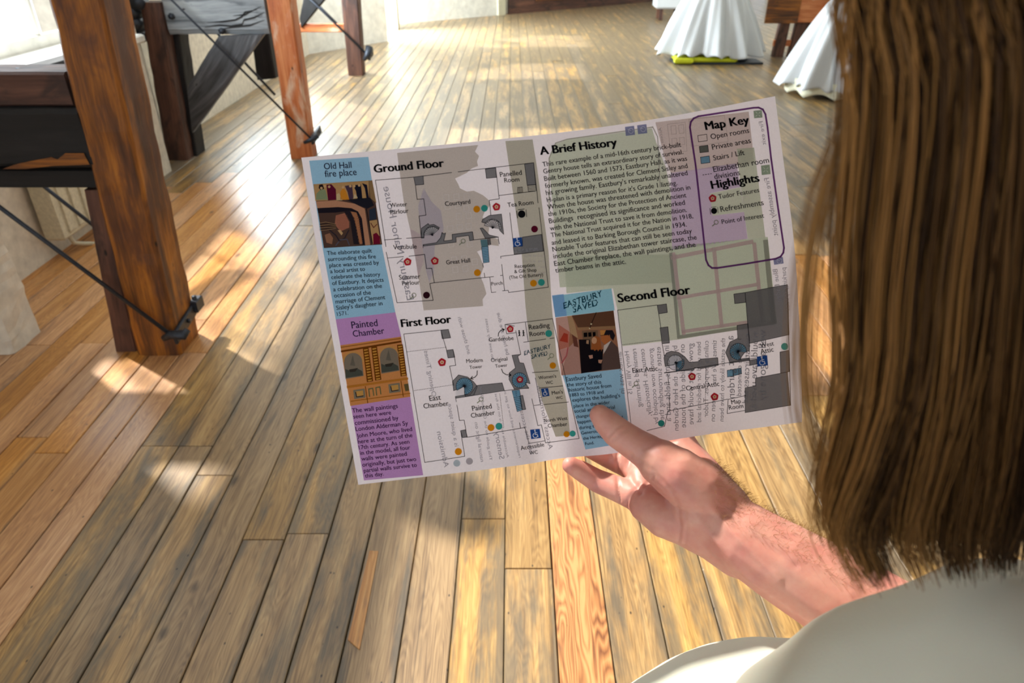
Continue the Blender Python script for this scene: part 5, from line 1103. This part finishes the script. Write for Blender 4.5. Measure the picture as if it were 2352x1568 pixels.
V, F = ellipsoid(hd_(0, .086, -.058), (.022, .008, .007), 16, 10, rot=rot); M['lip'] = plain('lips', srgb(176, 96, 92), .4); mesh('lips', V, F, M['lip'], person, smooth=True)

# hair: heavy locks hanging past the lens, each strand a tapered fibre
t = NT('light_brown_hair'); a_ = t.new('ShaderNodeVertexColor', layer_name='tone')
t.l.new(a_.outputs['Color'], t.b.inputs['Base Color']); t.b.inputs['Roughness'].default_value = .42; t.b.inputs['Specular IOR Level'].default_value = .2
tl2 = t.new('ShaderNodeBsdfTranslucent'); t.l.new(a_.outputs['Color'], tl2.inputs[0]); mm = t.new('ShaderNodeMixShader'); mm.inputs[0].default_value = .3
t.l.new(t.b.outputs[0], mm.inputs[1]); t.l.new(tl2.outputs[0], mm.inputs[2]); t.l.new(mm.outputs[0], t.n['Material Output'].inputs[0]); M['hair'] = t.m
def catmull(pts, n):
    pts = np.array(pts); out = []; m = len(pts) - 1
    for k in range(n):
        t_ = k / (n - 1) * m; i = min(int(t_), m - 1); u = t_ - i
        p0, p1, p2, p3 = pts[max(i - 1, 0)], pts[i], pts[i + 1], pts[min(i + 2, m)]
        out.append(.5 * ((2 * p1) + (-p0 + p2) * u + (2 * p0 - 5 * p1 + 4 * p2 - p3) * u * u + (-p0 + 3 * p1 - 3 * p2 + p3) * u ** 3))
    return np.array(out)
def strands(guides, r0, tones, name, parent, label=None, sides=3, n=16, kind='stuff'):
    G = np.array([catmull(g, n) for g in guides]); S = len(G)
    T_ = np.gradient(G, axis=1); T_ /= np.linalg.norm(T_, axis=2, keepdims=True) + 1e-9
    ref = np.array([.3, .8, .2]); A_ = np.cross(T_, ref); A_ /= np.linalg.norm(A_, axis=2, keepdims=True) + 1e-9; B_ = np.cross(T_, A_)
    tt = np.linspace(0, 1, n); rr = np.array(r0)[:, None] * (1 - .75 * tt ** 3)[None, :]
    rings = [G + (A_ * math.cos(2 * math.pi * k / sides) + B_ * math.sin(2 * math.pi * k / sides)) * rr[:, :, None] for k in range(sides)]
    V = np.stack(rings, 2).reshape(-1, 3); base = np.arange(S)[:, None, None] * n * sides + np.arange(n - 1)[None, :, None] * sides; k = np.arange(sides)[None, None, :]; k2 = (k + 1) % sides
    F = np.stack([base + k, base + k2, base + k2 + sides, base + k + sides], -1).reshape(-1, 4)
    me = bpy.data.meshes.new(name); off = np.array(wpos(parent)); me.vertices.add(len(V)); me.vertices.foreach_set('co', (V - off).astype('f').ravel())
    me.loops.add(F.size); me.loops.foreach_set('vertex_index', F.ravel().astype('i')); me.polygons.add(len(F)); me.polygons.foreach_set('loop_start', np.arange(0, F.size, 4, dtype='i')); me.polygons.foreach_set('loop_total', np.full(len(F), 4, dtype='i'))
    me.update(calc_edges=True); me.validate(); me.polygons.foreach_set('use_smooth', [True] * len(me.polygons)); me.materials.append(M['hair'])
    ca = me.color_attributes.new('tone', 'FLOAT_COLOR', 'POINT'); c = np.repeat(np.array(tones), n * sides, axis=0); ca.data.foreach_set('color', c.astype('f').ravel())
    o = bpy.data.objects.new(name, me); COL.objects.link(o); o.parent = parent
    if label: o['label'] = label
    if kind: o['kind'] = kind
    return o
def hair_tone(v):
    a = np.array(srgb(52, 32, 14)[:3]); b = np.array(srgb(168, 120, 64)[:3]); c = a * (1 - v) + b * v; return (*c, 1)
def lock_guide(a, lay):
    # a: 0 = front (left) edge of the curtain, 1 = right of frame; lay: 0 near the lens, 1 behind
    dz = .045 * lay
    root = hd_(-.060 + .03 * a, -.02 - .03 * lay, .078)
    out = hd_(-.086 + .02 * a, .03 - .03 * a, .035)
    xt, xm, xb = 2062 + 330 * a, 2004 + 370 * a, 1925 + 440 * a
    w = (1 - a) ** 2
    return [root, out, at(xt + 50, -330, .128 + dz), at(xt, 60, .140 + dz), at(2040 + 345 * a, 340, .152 + dz), at(xm, 640, .168 + dz), at(1990 + 375 * a, 880, .182 + dz), at(xb - 12 * w, 1120, .200 + dz * .8), at(1918 + 430 * a - 8 * w, 1235, .210 + dz * .6), at(2025 + 320 * a, 1425 - 95 * a, .232 + dz * .3)]
guides, radii, tones = [], [], []
locks = [(random.random() ** .9, random.random(), random.uniform(.1, 1.1)) for _ in range(70)] + [(.03 + .02 * k, .2 * (k % 3), .55 + .4 * random.random()) for k in range(10)]
for (a, lay, tn) in locks:
    g0 = np.array([tuple(p) for p in lock_guide(a, lay)]); tn = max(.0, (.5 + .55 * math.sin(a * 17 + 1.4) + .35 * math.sin(a * 41 + lay * 5)) * (1.15 - .75 * a)) * (.35 + .65 * tn)
    if a < .1: tn = max(tn, .55)
    endf = random.uniform(.90, 1.0)
    for s in range(80):
        off = rng.normal(0, 1, 3) * .0030; ph0 = rng.uniform(0, 6.28); g = g0.copy()
        for k in range(len(g)):
            spread = .6 + 1.0 * math.sin(math.pi * k / (len(g) - 1))
            g[k] += off * spread + np.array([math.sin(k * 1.1 + ph0), math.cos(k * .9 + ph0), 0]) * .0009
        g = catmull(g, 14); e_ = rng.uniform(.93, 1.0) * endf; g = catmull(g, 90)[:int(90 * e_)][::6]
        guides.append(g); radii.append(rng.uniform(.00018, .00042)); tones.append(hair_tone(np.clip(tn + rng.normal(0, .12), 0, 1.2)))
strands(guides, radii, tones, 'hair', person, 'long light-brown hair hanging forward, tips resting on the white top', n=18)
# scalp hair and the inner mass of the curtain
P5, N5, F5 = meld([ellipsoid(hd_(0, -.022, .035), (.083, .094, .098), rot=rot)] + [capsules([[(Vector(p), r) for p, r in zip(lock_guide(a, 1.0)[1:-2], (.03, .012, .009, .009, .009, .009, .008))]], 8) for a in (.14, .24, .34, .44, .54, .64, .74, .84, .94, 1.04)] + [capsules([[(hd_(.07, -.03, .05), .03), (hd_(.085, .0, -.06), .03), (hd_(.09, .0, -.16), .028)], [(hd_(-.02, -.09, .03), .04), (hd_(.0, -.1, -.08), .045), (hd_(.02, -.11, -.18), .04)]])], .004, 4)
hm = mesh('hair_mass', P5, F5, M['hair'], person, smooth=True); ca = hm.data.color_attributes.new('tone', 'FLOAT_COLOR', 'POINT'); ca.data.foreach_set('color', np.tile(np.array(hair_tone(.12), 'f'), len(P5)))
# loose wisps in front of the curtain
guides, radii, tones = [], [], []
for s in range(90):
    g = [hd_(-.08, .0, .05), at(2050, -300, .130), at(2005, 80, .145), at(1950, 300, .158), at(1892, 460, .168), at(1855, 664, .180), at(1845, 866, .192), at(1862, 1004, .202), at(1902, 1100, .210), at(1950, 1230, .218)]
    off = rng.normal(0, 1) * .0028; w_ = rng.uniform(-.3, .3); g = np.array([tuple(p) for p in g])
    g[:, 0] += off * np.linspace(.4, 1, len(g)) + .003 * w_ * np.sin(np.arange(len(g)) * .8 + w_ * 9); guides.append(g); radii.append(rng.uniform(.00006, .00014)); tones.append(hair_tone(rng.uniform(.5, 1.1)))
strands(guides, radii, tones, 'hair_wisps', person, 'thin loose wisps left of the main hair', n=22)
# fine fair hairs on the forearm
idx = np.where((X > 1640) & (X < 2040) & (seg_dist(X, Y, [(1600, 1085), (1700, 1150), (1850, 1225), (2000, 1310)]) < 62) & (Y < 1500))[0]; pick = rng.choice(idx, 2400); guides, radii, tones = [], [], []
ax = (np.array(at(1925, 1365, .402)) - np.array(at(1650, 1196, .427))); ax /= np.linalg.norm(ax)
for i in pick:
    n_ = N[i]; edge = 1 - abs(float(n_ @ view)); L_ = rng.uniform(.004, .009); p = armP[i]; d1 = n_ * .55 - ax * .2 + rng.normal(0, .25, 3) + np.array([.25, 0, -.15]); d2 = d1 - n_ * .5 + ax * .4
    guides.append(np.array([p - n_ * .0003, p + d1 * L_ * .5, p + d1 * L_ * .6 + d2 * L_ * .4])); radii.append(.00004 + .00003 * rng.random()); tones.append(hair_tone(rng.uniform(.6, 1.2)))
strands(guides, radii, tones, 'arm_hair', person, 'fine fair hairs on the forearm', n=5)
